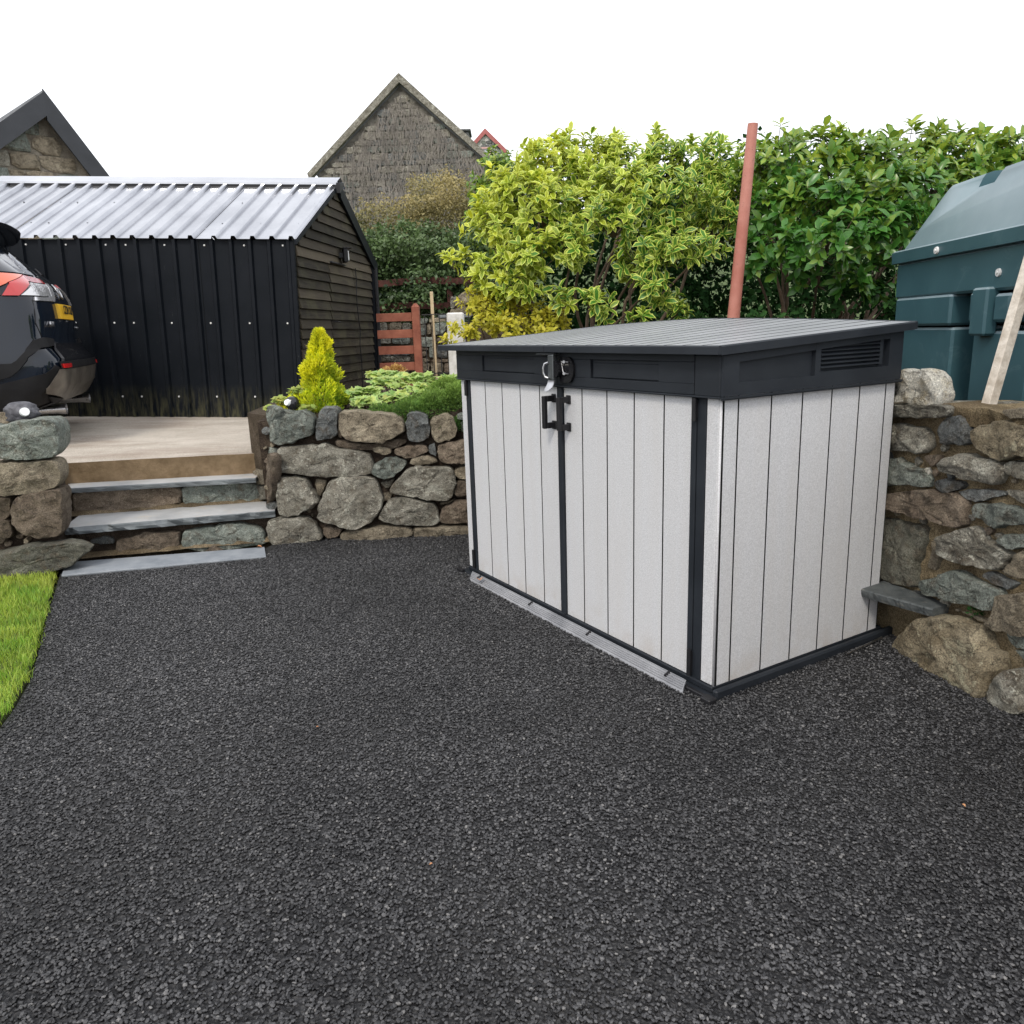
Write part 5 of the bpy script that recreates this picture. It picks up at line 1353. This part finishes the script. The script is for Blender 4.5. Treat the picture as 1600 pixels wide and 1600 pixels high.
# lid
g = MB(); prof = [(-.012, .0, 1.578), (-.012, .0, 1.632), (.02, .03, 1.648)]
def ringz(i0, z, rr=.10, n_=6):
    P = []
    for cx, cy, a0 in ((TL - i0 - rr, TW - i0 - rr, 0), (i0 + rr, TW - i0 - rr, 90), (i0 + rr, i0 + rr, 180), (TL - i0 - rr, i0 + rr, 270)):
        for k in range(n_ + 1):
            a = rad(a0 + 90 * k / n_); P.append((cx + rr * math.cos(a), cy + rr * math.sin(a), z))
    return P
lv = [(-.004, 1.574, .05), (-.006, 1.634, .05), (.006, 1.642, .05), (.035, 1.645, .06)]
V = []; nn = None
for i0, z, rr in lv: P = ringz(i0, z, rr); nn = len(P); V += P
g.add(V, [(r*nn+i, r*nn+(i+1) % nn, (r+1)*nn+(i+1) % nn, (r+1)*nn+i) for r in range(len(lv)-1) for i in range(nn)] + [tuple(range(nn))[::-1]])
g.build('lid_lip', M_tank, tank, smooth=True, sharp=35)
g = MB(); V = []; lv = [(.036, .040, 1.644, .05), (.10, .078, 1.735, .05), (.232, .158, 1.925, .05), (.248, .172, 1.946, .05), (.285, .21, 1.958, .05), (.46, .4, 1.966, .06)]
for ie, io, z, rr in lv:
    for cx, cy, a0 in ((TL - ie - rr, TW - io - rr, 0), (ie + rr, TW - io - rr, 90), (ie + rr, io + rr, 180), (TL - ie - rr, io + rr, 270)):
        for k in range(7):
            a = rad(a0 + 90 * k / 6); V.append((cx + rr * math.cos(a), cy + rr * math.sin(a), z))
g.add(V, [(r*28+i, r*28+(i+1) % 28, (r+1)*28+(i+1) % 28, (r+1)*28+i) for r in range(len(lv)-1) for i in range(28)] + [tuple(5*28+i for i in range(28))])
lidm = g.build('lid', M_tank, tank, smooth=True, sharp=60)
# handhold moulded into the lid's shoulder
cut = MB(); cut.box(.60, .745, .10, .34, 1.885, 2.05)
for i, v in enumerate(cut.v):
    if v[0] > .7: cut.v[i] = (v[0] + (.06 if v[2] > 2 else -.01), v[1], v[2])
co = cut.build('handhold_cut', M_tank, None); bm_ = lidm.modifiers.new('cut', 'BOOLEAN'); bm_.object = co; bm_.solver = 'EXACT'
co.parent = tank; bpy.context.view_layer.update()
me2 = bpy.data.meshes.new_from_object(lidm.evaluated_get(bpy.context.evaluated_depsgraph_get()))
lidm.modifiers.clear(); lidm.data = me2; bpy.data.objects.remove(co)
for s_, o_, z_ in ((.548, -.009, 1.602), (1.013 + .04, .026, 1.459)):
    g = MB(); g.tube([(s_, o_ + .004, z_), (s_, o_ - .006, z_)], [.019, .017], 14); g.tube([(s_, o_ - .006, z_), (s_, o_ - .011, z_)], .007, 8); g.build('bolt', M_steel if 0 else M_bolt, tank, smooth=True, sharp=50)
# timber prop
g = MB(); V = []
g.box(-.022, .022, -.016, .016, 0, 1.35, .002)
pr = g.build('timber_prop', simple('bleached_timber', (.36,.31,.25), (.60,.55,.48), 16, .8, .8, 50, .006))
pr.matrix_world = Matrix.Translation((1.725, 2.76, .955)) @ Matrix.Rotation(rad(-14), 4, 'X') @ Matrix.Rotation(rad(18.5), 4, 'Y') @ Matrix.Rotation(rad(25), 4, 'Z')
tag(pr, 'weathered square timber leaning against the green tank from the wall top', 'timber')
# red clothes-line pole
M_rust = NT('red_oxide'); n = M_rust
c = n.ramp(n.noise(5, 5), [(.35, (.36,.12,.085)), (.65, (.46,.19,.145))]); c = n.mix(n.ramp(n.noise(30, 5, .7), [(.62, 0), (.70, .8)]), c, (.16,.09,.06))
M_rust = n.done(c, .6, n.bump(n.noise(50, 5), .4, .003))
g = MB(); g.tube([(1.385, 4.9, .6), (1.414, 4.9, 1.3), (1.493, 4.9, 2.415)], [.038, .038, .030], 16)
tag(g.build('metal_pole', M_rust, smooth=True, sharp=50), 'leaning red-oxide metal pole standing behind the storage shed', 'pole')
# a few fallen leaves
M_dead = simple('dead_leaf', (.35,.14,.06), (.50,.26,.12), 30, .7, .2, 60, .002)
# ================================================================ PLANTS
LT = np.array([(0,0,0),(.25,.34,.07),(.25,-.34,.07),(.25,0,-.01),(.65,.38,.03),(.65,-.38,.03),(.65,0,-.04),(1,0,-.16)], float)
LF = np.array([(0,3,1),(0,2,3),(1,3,6),(1,6,4),(2,5,6),(2,6,3),(4,6,7),(6,5,7)])
LU = np.array([(0,.5),(.25,1),(.25,1),(.25,0),(.65,1),(.65,1),(.65,0),(1,.85)], float)
QT = np.array([(0,0,0),(.5,.42,.05),(.5,-.42,.05),(1,0,-.12)], float); QF = np.array([(0,2,1),(1,2,3)]); QU = np.array([(0,0),(.5,.3),(.5,.3),(1,0)], float)
def unit(a): return a / (np.linalg.norm(a, axis=1, keepdims=True) + 1e-9)
def leaf_frames(O, D, N):
    D = unit(D); Sx = unit(np.cross(N, D)); N = np.cross(D, Sx); return D, Sx, N
def leaf_block(O, D, N, Ls, Wr, tint, T=LT, F=LF, U=LU):
    D, Sx, N = leaf_frames(O, D, N); k = len(T)
    V = O[:,None] + (D[:,None]*T[None,:,0:1] + Sx[:,None]*T[None,:,1:2]*Wr + N[:,None]*T[None,:,2:3]) * Ls[:,None,None]
    FF = (np.arange(len(O))[:,None,None]*k + F[None]).reshape(-1, F.shape[1])
    return V.reshape(-1, 3), FF, np.tile(U, (len(O), 1)), np.repeat(tint, k)
def rosettes(P, U, m=7, spread=(45, 80), back=.3):
    """m leaves round each point P with outward direction U"""
    n_ = len(P); U = unit(U); r = unit(np.cross(U, rng.normal(size=(n_, 3)))); q = np.cross(U, r)
    O = []; D = []; N = []
    for k in range(m):
        a = 2.399 * k + rng.rand(n_) * .5; t = np.radians(spread[0] + (spread[1]-spread[0]) * (k / max(1, m-1)) + rng.normal(size=n_) * 9)
        rd = r * np.cos(a)[:,None] + q * np.sin(a)[:,None]
        d = U * np.cos(t)[:,None] + rd * np.sin(t)[:,None]
        O.append(P - U * (.006 * k) ); D.append(d); N.append(U * np.sin(t)[:,None] - rd * np.cos(t)[:,None] + np.array([0, 0, .35]))
    return np.concatenate(O), np.concatenate(D), np.concatenate(N), np.tile(np.arange(n_), m)
def visible(O):
    d = O - np.array([0, 0, CAMZ]); z = d @ np.array(fwd); x = d @ np.array(rt) / z; y = d @ np.array(up) / z
    return (np.abs(x) < .66) & (np.abs(y) < .50) & (z > 0), z
PROTO = {}
def leaf_protos(key, mat, Wr):
    if key not in PROTO:
        ms = []
        for t in (0, .3, .6, .95):
            V = LT * np.array([1, Wr, 1]); o = np_mesh('leaf', V, LF, mat, uv=LU, tint=np.full(len(LT), t)); me = o.data; bpy.data.objects.remove(o); ms.append(me)
        PROTO[key] = ms
    return PROTO[key]
def foliage(root, O, D, N, Ls, Wr, tint, mat, key, singles=260, score=None, name='foliage', quad=False):
    n_ = len(O); pick = np.zeros(n_, bool)
    if singles:
        vis, z = visible(O); sc = Ls / z * (vis) + (0 if score is None else score * .02 * vis)
        pick[np.argsort(-sc)[:singles]] = True
    T, F, U = (QT, QF, QU) if quad else (LT, LF, LU)
    r = ~pick; V, FF, UV, TT = leaf_block(O[r], D[r], N[r], Ls[r], Wr, tint[r], T, F, U)
    o = np_mesh(name, V, FF, mat, uv=UV, tint=TT)
    if root is not None: o.parent = root; o.matrix_parent_inverse = root_inv(root); o['kind'] = 'stuff'
    if singles:
        ms = leaf_protos(key, mat, Wr); idx = np.where(pick)[0]; Dd, Sx, Nn = leaf_frames(O[idx], D[idx], N[idx])
        inv = root_inv(root)
        for a, i in enumerate(idx):
            lo = bpy.data.objects.new('leaf', ms[int(np.clip(tint[i] * 4, 0, 3))]); COL.objects.link(lo); lo.parent = root; L = Ls[i]
            M = Matrix(((Dd[a][0]*L, Sx[a][0]*L, Nn[a][0]*L, O[i][0]), (Dd[a][1]*L, Sx[a][1]*L, Nn[a][1]*L, O[i][1]), (Dd[a][2]*L, Sx[a][2]*L, Nn[a][2]*L, O[i][2]), (0, 0, 0, 1)))
            lo.matrix_basis = inv @ M
    return o
def root_inv(root):
    return Matrix.Translation(-Vector(root.location))
M_stem = simple('brown_stem', (.085,.055,.035), (.16,.11,.075), 12, .8, .4, 60, .003)
def limb(root, a, b, r0_, r1_, wob=.06, name='branch', K=7):
    a, b = Vector(a), Vector(b); pts = []; ph = random.uniform(0, 50); l = (b - a).length
    for i in range(K + 1):
        t = i / K; w = wob * l * math.sin(math.pi * min(1, t * 1.1))
        pts.append(a.lerp(b, t) + Vector((noise.noise(Vector((t * 2, ph, 0))), noise.noise(Vector((t * 2, ph, 9))), .3 * noise.noise(Vector((t * 2, ph, 5))) + .25 * t * (1 - t))) * w * 3)
    g = MB(); g.tube([p - root.location for p in pts], [r0_ + (r1_ - r0_) * i / K for i in range(K + 1)], 6)
    g.build(name, M_stem, root, smooth=True); return pts
def shrub(name, label, cat, base, lumps, leaf_len, Wr, mat, key, per=46, m=7, tintf=None, singles=260, group=None, spread=(45, 82), inner=1.0, tw=True):
    root = thing(name, label, cat, base); P = []; U = []
    c0 = np.mean(np.array([l[:3] for l in lumps]), 0)
    tips = MB()
    for li, (x, y, z, r) in enumerate(lumps):
        n_ = int(per * (r / .25) ** 2)
        d = unit(rng.normal(size=(n_ * 3, 3)) + np.array([0, -.45, .45])); d = d[(d[:,1] < .45)][:n_]
        nz = np.array([noise.noise(Vector(tuple(q * 2.3 + li))) for q in d])
        rr = r * (.72 + .5 * nz + .28 * rng.rand(len(d))) * np.where(rng.rand(len(d)) < .25, .6, 1)
        p = np.array([x, y, z]) + d * rr[:,None] * np.array([1.05, .95, .95])
        P.append(p); U.append(d + np.array([0, -.15, .55]))
        if tw:
            for q in p[::3]:
                a = Vector((x, y + .1, z - r * .5)); tips.tube([a - root.location, (a.lerp(Vector(q), .5) + Vector((0, 0, -.02))) - root.location, Vector(q) - root.location], [.0045, .0035, .002], 4, False)
    P = np.concatenate(P); U = np.concatenate(U)
    O, D, N, idx = rosettes(P, U, m, spread)
    N = N + rng.normal(size=N.shape) * .25; D = D + rng.normal(size=D.shape) * .12 + np.array([0, 0, -.10])
    Ls = leaf_len * (.65 + .6 * rng.rand(len(O))); cl = rng.rand(len(P))[idx]
    tint = np.clip((tintf(O) if tintf else .4) + (cl - .5) * .45 + (rng.rand(len(O)) - .5) * .3, 0, 1)
    foliage(root, O, D, N, Ls, Wr, tint, mat, key, singles, score=(O[:,1] < np.median(O[:,1])) * 1.0)
    if tw: tips.build('twigs', M_stem, root)['kind'] = 'stuff'
    for (x, y, z, r) in lumps[::2]:
        limb(root, (base[0] + (x - base[0]) * .25 + random.uniform(-.1, .1), base[1] + random.uniform(-.1, .1), base[2] - .02), (x, y + .08, z), .016, .006)
    return root
def px(u, v, Y):      # a point of the garden seen in direction (u, v) at distance Y: used to turn measured outlines into metres
    d = fwd + rt * ((u - 800) / 1199) - up * ((v - 800) / 1199); t = Y / d.y
    return (d.x * t, Y, CAMZ + d.z * t)
LMP = lambda L: [px(u, v, Y) + (r,) for u, v, Y, r in L]
M_var = leaf_mat('variegated_leaf', (.080,.22,.025), (.64,.72,.14), (.70,.68,.035), .66, .38, .35)
M_grn = leaf_mat('glossy_leaf', (.060,.185,.028), (.09,.25,.038), (.48,.54,.055), .8, .30, .30, .5)
M_gold = leaf_mat('golden_leaf', (.34,.38,.03), (.56,.52,.07), (.70,.60,.05), .7, .45, .4)
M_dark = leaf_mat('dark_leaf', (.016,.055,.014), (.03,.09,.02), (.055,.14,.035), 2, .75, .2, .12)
M_ivy = leaf_mat('ivy_leaf', (.022,.050,.016), (.03,.09,.02), (.13,.20,.07), 2, .4, .2, .4)
M_hedge = leaf_mat('hedge_leaf', (.055,.085,.030), (.04,.08,.03), (.40,.33,.14), 2, .5, .25)
# variegated shrub behind the shed
VL = LMP([(835,272,6.0,.24),(900,262,6.2,.25),(965,268,6.2,.26),(1035,265,6.2,.25),(1100,268,6.1,.25),(1140,300,6.0,.22),
 (795,300,5.8,.20),(850,330,5.6,.24),(920,315,5.7,.25),(990,310,5.6,.25),(1060,325,5.6,.24),(1120,350,5.7,.20),
 (775,365,5.7,.20),(830,400,5.5,.22),(895,385,5.4,.20),(960,345,5.3,.18),(1010,395,5.3,.18),(1055,395,5.2,.15),(1105,385,5.3,.12),
 (765,430,5.6,.17),(815,455,5.5,.18),(985,420,5.5,.12),(1020,440,5.2,.11),(930,480,5.2,.13),(880,470,5.3,.10),(1035,465,5.3,.10),(760,340,6.0,.17),(730,405,5.8,.09),(705,408,5.8,.07),
 (1000,500,5.2,.08),(1060,490,5.3,.09),(860,245,6.3,.16),(1180,258,6.2,.18),(875,222,6.2,.07),(965,220,6.3,.08),(1085,226,6.2,.06),(1030,228,6.3,.08),(1120,228,6.2,.09)])
def tv(O): return np.clip(.62 - (O[:,0] + .3) * .42 + (O[:,2] - 1.95) * .30, .0, .85)
shrub('variegated_shrub', 'large yellow and green variegated shrub right behind the shed lid', 'shrub', (.45, 6.05, .80), VL, .074, .58, M_var, 'var', 56, 7, tv, 290)
# golden shrub low on the left
GLm = LMP([(820,465,5.7,.13),(770,490,5.6,.14),(870,505,5.5,.10),(765,500,5.5,.13),(800,520,5.4,.13),(840,500,5.5,.12),(745,470,5.6,.11),(860,525,5.3,.09),(735,520,5.4,.08),(790,470,5.6,.12),(700,535,5.3,.05),(712,510,5.4,.05)])
shrub('golden_shrub', 'small-leaved golden shrub low at the left end of the shed lid', 'shrub', (.0, 5.6, .80), GLm, .044, .62, M_gold, 'gold', 170, 7, lambda O: .55, 200)
# green glossy shrub right
GR_ = LMP([(1215,265,5.6,.24),(1280,262,5.7,.25),(1350,266,5.7,.26),(1420,262,5.8,.26),(1490,262,5.8,.26),(1555,252,6.0,.22),
 (1190,330,5.4,.20),(1250,320,5.3,.23),(1320,315,5.2,.24),(1390,310,5.2,.22),(1450,300,5.4,.24),(1530,280,5.6,.2),
 (1180,400,5.3,.14),(1240,385,5.1,.17),(1300,380,4.9,.18),(1365,370,5.0,.18),(1410,350,5.1,.16),(1260,430,5.2,.12),(1330,440,5.1,.13),(1380,430,5.1,.13),(1170,290,5.7,.17),(1235,222,5.7,.07),(1300,218,5.7,.08),(1385,222,5.8,.06),(1455,214,5.8,.09),(1520,222,5.9,.07),(1600,260,6.0,.15)])
def tg(O): return np.clip(.08 + (O[:,2] - 1.9) * .75, .0, .75)
shrub('laurel_shrub', 'large glossy green shrub between the red pole and the oil tank', 'shrub', (2.2, 5.7, .84), GR_, .086, .60, M_grn, 'grn', 56, 6, tg, 290, spread=(40, 78))
LO = LMP([(1255,478,5.2,.11),(1310,470,5.2,.13),(1360,462,5.15,.13),(1215,495,5.1,.06),(1390,480,5.1,.10),(1290,430,5.6,.15),(1180,492,5.2,.06)])
shrub('low_shrub', 'dark small-leaved bush low against the left end of the oil tank', 'shrub', (1.95, 5.4, .84), LO, .046, .8, M_dark, 'dark', 80, 6, lambda O: .35, 150)
# fill the depths behind the shrubs: an old hedge bank
def mass(name, label, cat, boxes, n_, size, mat, tintf, Wr=.8, kind='stuff', zup=.4):
    P = []
    tot = sum(b[6] for b in boxes)
    for (x0, x1, y0, y1, z0, z1, w) in boxes:
        k = int(n_ * w / tot); q = rng.rand(k, 3); P.append(np.stack([x0 + (x1-x0)*q[:,0], y0 + (y1-y0)*q[:,1], z0 + (z1-z0)*q[:,2]], 1))
    P = np.concatenate(P); nz = np.array([noise.fractal(Vector(tuple(p * 1.7)), .9, 2.1, 3) for p in P])
    P[:,1] -= nz * .3; P[:,2] += nz * .25
    D = rng.normal(size=P.shape) + np.array([0, -.3, .1]); N = rng.normal(size=P.shape) + np.array([0, -.5, .9])
    ti = np.clip(tintf(P) + nz * .5 + (rng.rand(len(P)) - .5) * .35, 0, 1)
    V, F, U, T = leaf_block(P, D, N, size * (.6 + .8 * rng.rand(len(P))), Wr, ti, QT, QF, QU)
    o = np_mesh(name, V, F, mat, uv=U, tint=T); tag(o, label, cat, kind=kind); return o
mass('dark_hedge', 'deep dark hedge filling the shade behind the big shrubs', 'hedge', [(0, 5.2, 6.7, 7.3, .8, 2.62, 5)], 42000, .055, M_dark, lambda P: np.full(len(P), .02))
# ivy hedge behind the fence, and the brown-gold bush above it
mass('ivy_hedge', 'dark green ivy hedge above the boundary wall behind the rail fence', 'hedge', [(-3.2, -.2, 11.7, 12.5, 1.45, 2.55, 5), (-2.6, .4, 12.2, 12.9, 2.2, 2.9, 2), (-2.3, -.45, 11.36, 11.6, 1.50, 2.2, .22)], 42000, .060, M_ivy, lambda P: .30 + .30 * (P[:,2] > 2.1))
mass('overgrown_bush', 'straggly brown and olive bush on the bank below the cottage gable', 'bush', [(-3.6, .6, 13.4, 14.4, 2.5, 3.45, 4), (-1.6, .6, 13.6, 14.6, 3.2, 3.85, 1.6), (-3.4, .3, 13.0, 13.6, 2.2, 3.0, 2)], 46000, .050, M_hedge, lambda P: .15 + np.clip((P[:,2] - 2.3) * .5, 0, .6), .6)
shrub('climbing_bush', 'fresh green bush growing at the right foot of the cottage roof', 'bush', (-.35, 12.4, 2.0), LMP([(775,270,12.4,.30),(765,330,12.2,.34),(770,385,12.0,.32),(800,300,12.6,.4),(752,300,12.6,.2)]), .085, .8, M_grn, 'grn', 60, 6, lambda O: .45, 0, tw=False)
# golden conifer
def conifer():
    root = thing('golden_conifer', 'small golden-yellow conifer growing on the rockery wall', 'conifer', (-1.255, 5.15, .80))
    n_ = 17000; t = rng.rand(n_) ** 1.15; z = t * .52; th = rng.rand(n_) * 6.283
    prof = .205 * np.clip(1 - t, 0, 1) ** .72 * (.62 + .5 * np.sin(np.clip(t * 6 + 1.0, 0, 3.0)) ** 2 * .7)
    nz = np.array([noise.fractal(Vector((math.cos(a) * 1.6, math.sin(a) * 1.6, zz * 9)), .9, 2.2, 3) for a, zz in zip(th, z)])
    r = np.maximum(.008, (prof + .012) * (1 + .75 * nz)) * (.62 + .42 * rng.rand(n_) ** .5)
    lean = .035 * t
    P = np.stack([-1.255 + r * np.cos(th) + lean, 5.15 + r * np.sin(th), .80 + z], 1)
    D = np.stack([np.cos(th) * .75, np.sin(th) * .75, np.full(n_, .95)], 1) + rng.normal(size=(n_, 3)) * .38
    N = rng.normal(size=(n_, 3)) + np.array([0, -.4, .3])
    ti = np.clip(.62 + .45 * (r / (prof + .012) - .8) + .30 * (t - .35) - .22 * (np.cos(th) > .15) * (t < .7) + rng.normal(size=n_) * .14, 0, 1)
    m_ = leaf_mat('conifer_scale', (.16,.36,.025), (.10,.20,.02), (.90,.86,.03), 2, .55, .35)
    foliage(root, P, D, N, (.017 + .018 * rng.rand(n_)), .36, ti, m_, 'con', 0, quad=True)
    g = MB(); g.tube([(0, 0, -.02), (.01, 0, .2), (.03, 0, .45)], [.014, .010, .004], 8); g.build('trunk', M_stem, root)
    for k in range(9):
        a = k * 2.4; z = .06 + k * .04; limb(root, (-1.255, 5.15, .80 + z), (-1.255 + .09 * math.cos(a), 5.15 + .09 * math.sin(a), .90 + z), .004, .0015, name='branch', K=4)
conifer()
# heather mound hanging over the wall top
def mound(name, label, cat, lumps, n_, ln, Wr, mat, tintf, hang=.0, singles=0, key=None):
    root = thing(name, label, cat, lumps[0][:3]); P = []; D = []; w = np.array([l[3] * l[4] for l in lumps]); w = w / w.sum()
    for (x, y, z, rx, rz_), ww in zip(lumps, w):
        k = int(n_ * ww); d = unit(rng.normal(size=(k, 3)) + np.array([0, -.25, .35])); d[:,2] = np.where(d[:,2] < -.35, -d[:,2], d[:,2])
        nz = np.array([noise.fractal(Vector(tuple(q * 2.2 + x * 3)), .9, 2.2, 3) for q in d])
        rr = (.70 + .45 * nz + .35 * rng.rand(k) ** .6)[:,None]
        P.append(np.array([x, y, z]) + d * rr * np.array([rx, rx * .8, rz_])); D.append(d + np.array([0, 0, .5 - hang]))
    P = np.concatenate(P); D = np.concatenate(D) + rng.normal(size=P.shape) * .45; N = rng.normal(size=P.shape) + np.array([0, -.3, .6])
    ti = np.clip(tintf(P) + rng.normal(size=len(P)) * .16, 0, 1)
    foliage(root, P, D, N, ln * (.6 + .8 * rng.rand(len(P))), Wr, ti, mat, key, singles, quad=not singles); return root
M_hth = leaf_mat('heather_sprig', (.06,.15,.030), (.05,.1,.03), (.32,.48,.09), 2, .6, .3)
q = lambda u, v, Y: px(u, v, Y)
def ML(L): return [px(u, v, Y) + (rx, rz_) for u, v, Y, rx, rz_ in L]
mound('heather', 'dense dark green heather spilling over the top of the dry stone wall', 'heather', ML([(600,652,4.98,.10,.07),(640,648,4.97,.12,.08),(680,640,4.98,.13,.10),(712,630,5.0,.10,.11),(745,625,5.1,.16,.13),(700,612,5.2,.14,.08),(660,640,5.1,.14,.09),(565,655,5.0,.10,.05),(695,665,4.93,.09,.06),(720,668,4.93,.08,.06),(820,640,5.0,.2,.12),(545,660,5.05,.08,.04)]), 42000, .017, .34, M_hth, lambda P: .40 + (P[:,2] - .86) * 3.2)
# broad lobed pale leaves
lob = []
for k in range(11):
    a = rad(-150 + 30 * k); r = 1.0 if k % 2 == 0 else .62
    lob.append((.5 + .5 * r * math.cos(a), .5 * r * math.sin(a), -.10 * r))
LOT = np.array([(0, 0, 0)] + [(.42, 0, .05)] + lob, float)
LOF = np.array([(1, 2 + k, 3 + k) for k in range(10)] + [(1, 12, 0), (1, 0, 2)])
LOU = np.array([(0, .5), (0, 0)] + [(1, 1 if k % 2 == 0 else .8) for k in range(11)], float)
def lobed(name, label, cat, spots, n_, size, mat, tint0, singles=180):
    root = thing(name, label, cat, px(*spots[0][:3])); P = []
    for (u, v, Y, rx, rz_) in spots:
        c = np.array(px(u, v, Y)); k = int(n_ / len(spots)); d = unit(rng.normal(size=(k, 3)) + np.array([0, -.5, .9])); d[:,2] = np.abs(d[:,2])
        P.append(c + d * np.array([rx, rx * .7, rz_]) * (.55 + .5 * rng.rand(k))[:,None])
    P = np.concatenate(P); th = rng.rand(len(P)) * 6.283
    D = np.stack([np.cos(th), np.sin(th) - .35, .15 * np.ones(len(P))], 1); N = np.array([0, -.55, 1.0]) + rng.normal(size=P.shape) * .35
    Ls = size * (.55 + .7 * rng.rand(len(P))); ti = np.clip(tint0 + rng.normal(size=len(P)) * .25, 0, 1)
    Dd, Sx, Nn = leaf_frames(P, D, N); order = np.argsort(-Ls / P[:,1]); inv = root_inv(root)
    ms = []
    for t in (0, .33, .66, 1):
        o = np_mesh('leaf', LOT, LOF, mat, uv=LOU, tint=np.full(len(LOT), t)); ms.append(o.data); bpy.data.objects.remove(o)
    for a in order[:singles]:
        lo = bpy.data.objects.new('leaf', ms[int(np.clip(ti[a] * 4, 0, 3))]); COL.objects.link(lo); lo.parent = root; L = Ls[a]
        lo.matrix_basis = inv @ Matrix([(Dd[a][i]*L, Sx[a][i]*L, Nn[a][i]*L, P[a][i]) for i in range(3)] + [(0, 0, 0, 1)])
    r = order[singles:]
    if len(r):
        V, F, U, T = leaf_block(P[r], D[r], N[r], Ls[r], 1.0, ti[r], LOT, LOF, LOU)
        o = np_mesh('foliage', V, F, mat, uv=U, tint=T); o.parent = root; o.matrix_parent_inverse = inv; o['kind'] = 'stuff'
    g = MB()
    for a in order[::4]: g.tube([(P[a][0] - root.location.x, P[a][1] + .03 - root.location.y, .80 - root.location.z), tuple(P[a] - np.array(root.location))], .0022, 4, False)
    g.build('stalks', M_stem, root)['kind'] = 'stuff'
M_ger = leaf_mat('pale_lobed_leaf', (.32,.52,.15), (.52,.66,.26), (.68,.70,.20), .75, .55, .4)
lobed('lobed_perennial', 'spreading clump of pale green lobed leaves behind the heather', 'leafy plant', [(575,620,5.25,.10,.07),(610,605,5.4,.14,.08),(650,598,5.5,.14,.07),(620,625,5.2,.12,.05),(570,632,5.1,.09,.05),(660,612,5.3,.1,.05),(600,590,5.6,.14,.05),(700,600,5.5,.12,.06),(545,622,5.25,.07,.05)], 800, .062, M_ger, .35, 220)
M_sed = leaf_mat('yellowgreen_leaf', (.30,.42,.09), (.42,.5,.15), (.62,.55,.14), .8, .5, .4)
lobed('alpine_plant', 'low yellow-green rosettes round the globe light on the wall end', 'leafy plant', [(440,628,4.98,.07,.04),(425,640,4.92,.05,.03),(480,640,4.93,.05,.025),(455,648,4.90,.05,.02),(465,615,5.1,.06,.04)], 330, .036, M_sed, .3, 110)
mound('alpine_plant', 'orange-tipped low plant at the top of the pale leafy clump', 'leafy plant', ML([(620,582,5.75,.05,.03),(605,586,5.7,.03,.03)]), 260, .035, .5, leaf_mat('orange_leaf', (.45,.28,.08), (.5,.3,.1), (.65,.4,.15), 2, .5, .3), lambda P: np.full(len(P), .5))
# weeds in joints
def tuft(name, label, u, v, Y, n_, r, ln, mat=None):
    root = thing(name, label, 'weed', px(u, v, Y)); c = np.array(px(u, v, Y)); d = unit(rng.normal(size=(n_, 3)) + np.array([0, -.4, .4])); P = c + d * r * rng.rand(n_, 1)
    foliage(root, P, d + np.array([0, 0, .4]), rng.normal(size=(n_, 3)) + np.array([0, 0, 1.]), ln * (.5 + rng.rand(n_)), .5, rng.rand(n_) * .5, mat or M_hth, None, 0, quad=True)
tuft('weed', 'tiny green weed growing at the back of the upper slate tread', 207, 738, 5.13, 160, .035, .018)
tuft('weed', 'small green weed in the joint right of the slate shelf', 1527, 952, 2.56, 150, .028, .012, M_dark)
# fallen leaves
for i, (u, v, z_, s_, lab) in enumerate([(401, 854, .02, .035, 'curled tan leaf at the right end of the ground slate'), (750, 907, .04, .05, 'orange-brown leaf caught on the left end of the shed ramp'), (676, 1349, .008, .009, 'tiny pale orange leaf scrap on the tarmac near the bottom middle'), (1503, 1256, .008, .011, 'small orange leaf scrap on the tarmac at lower right'), (494, 1136, .008, .010, 'small orange-brown leaf scrap on the tarmac left of centre')]):
    d_ = fwd + rt * ((u - 800) / 1199) - up * ((v - 800) / 1199); t = (z_ - CAMZ) / d_.z
    V = LT * np.array([1, .9, 1.5]) * s_; th = i * 1.7; c_, s2 = math.cos(th), math.sin(th)
    V = np.stack([V[:,0]*c_ - V[:,1]*s2, V[:,0]*s2 + V[:,1]*c_, V[:,2] + .3 * np.abs(V[:,1])], 1)
    o = np_mesh('fallen_leaf', V, LF, M_dead, uv=LU); o.location = (d_.x * t, d_.y * t, z_); tag(o, lab, 'leaf')
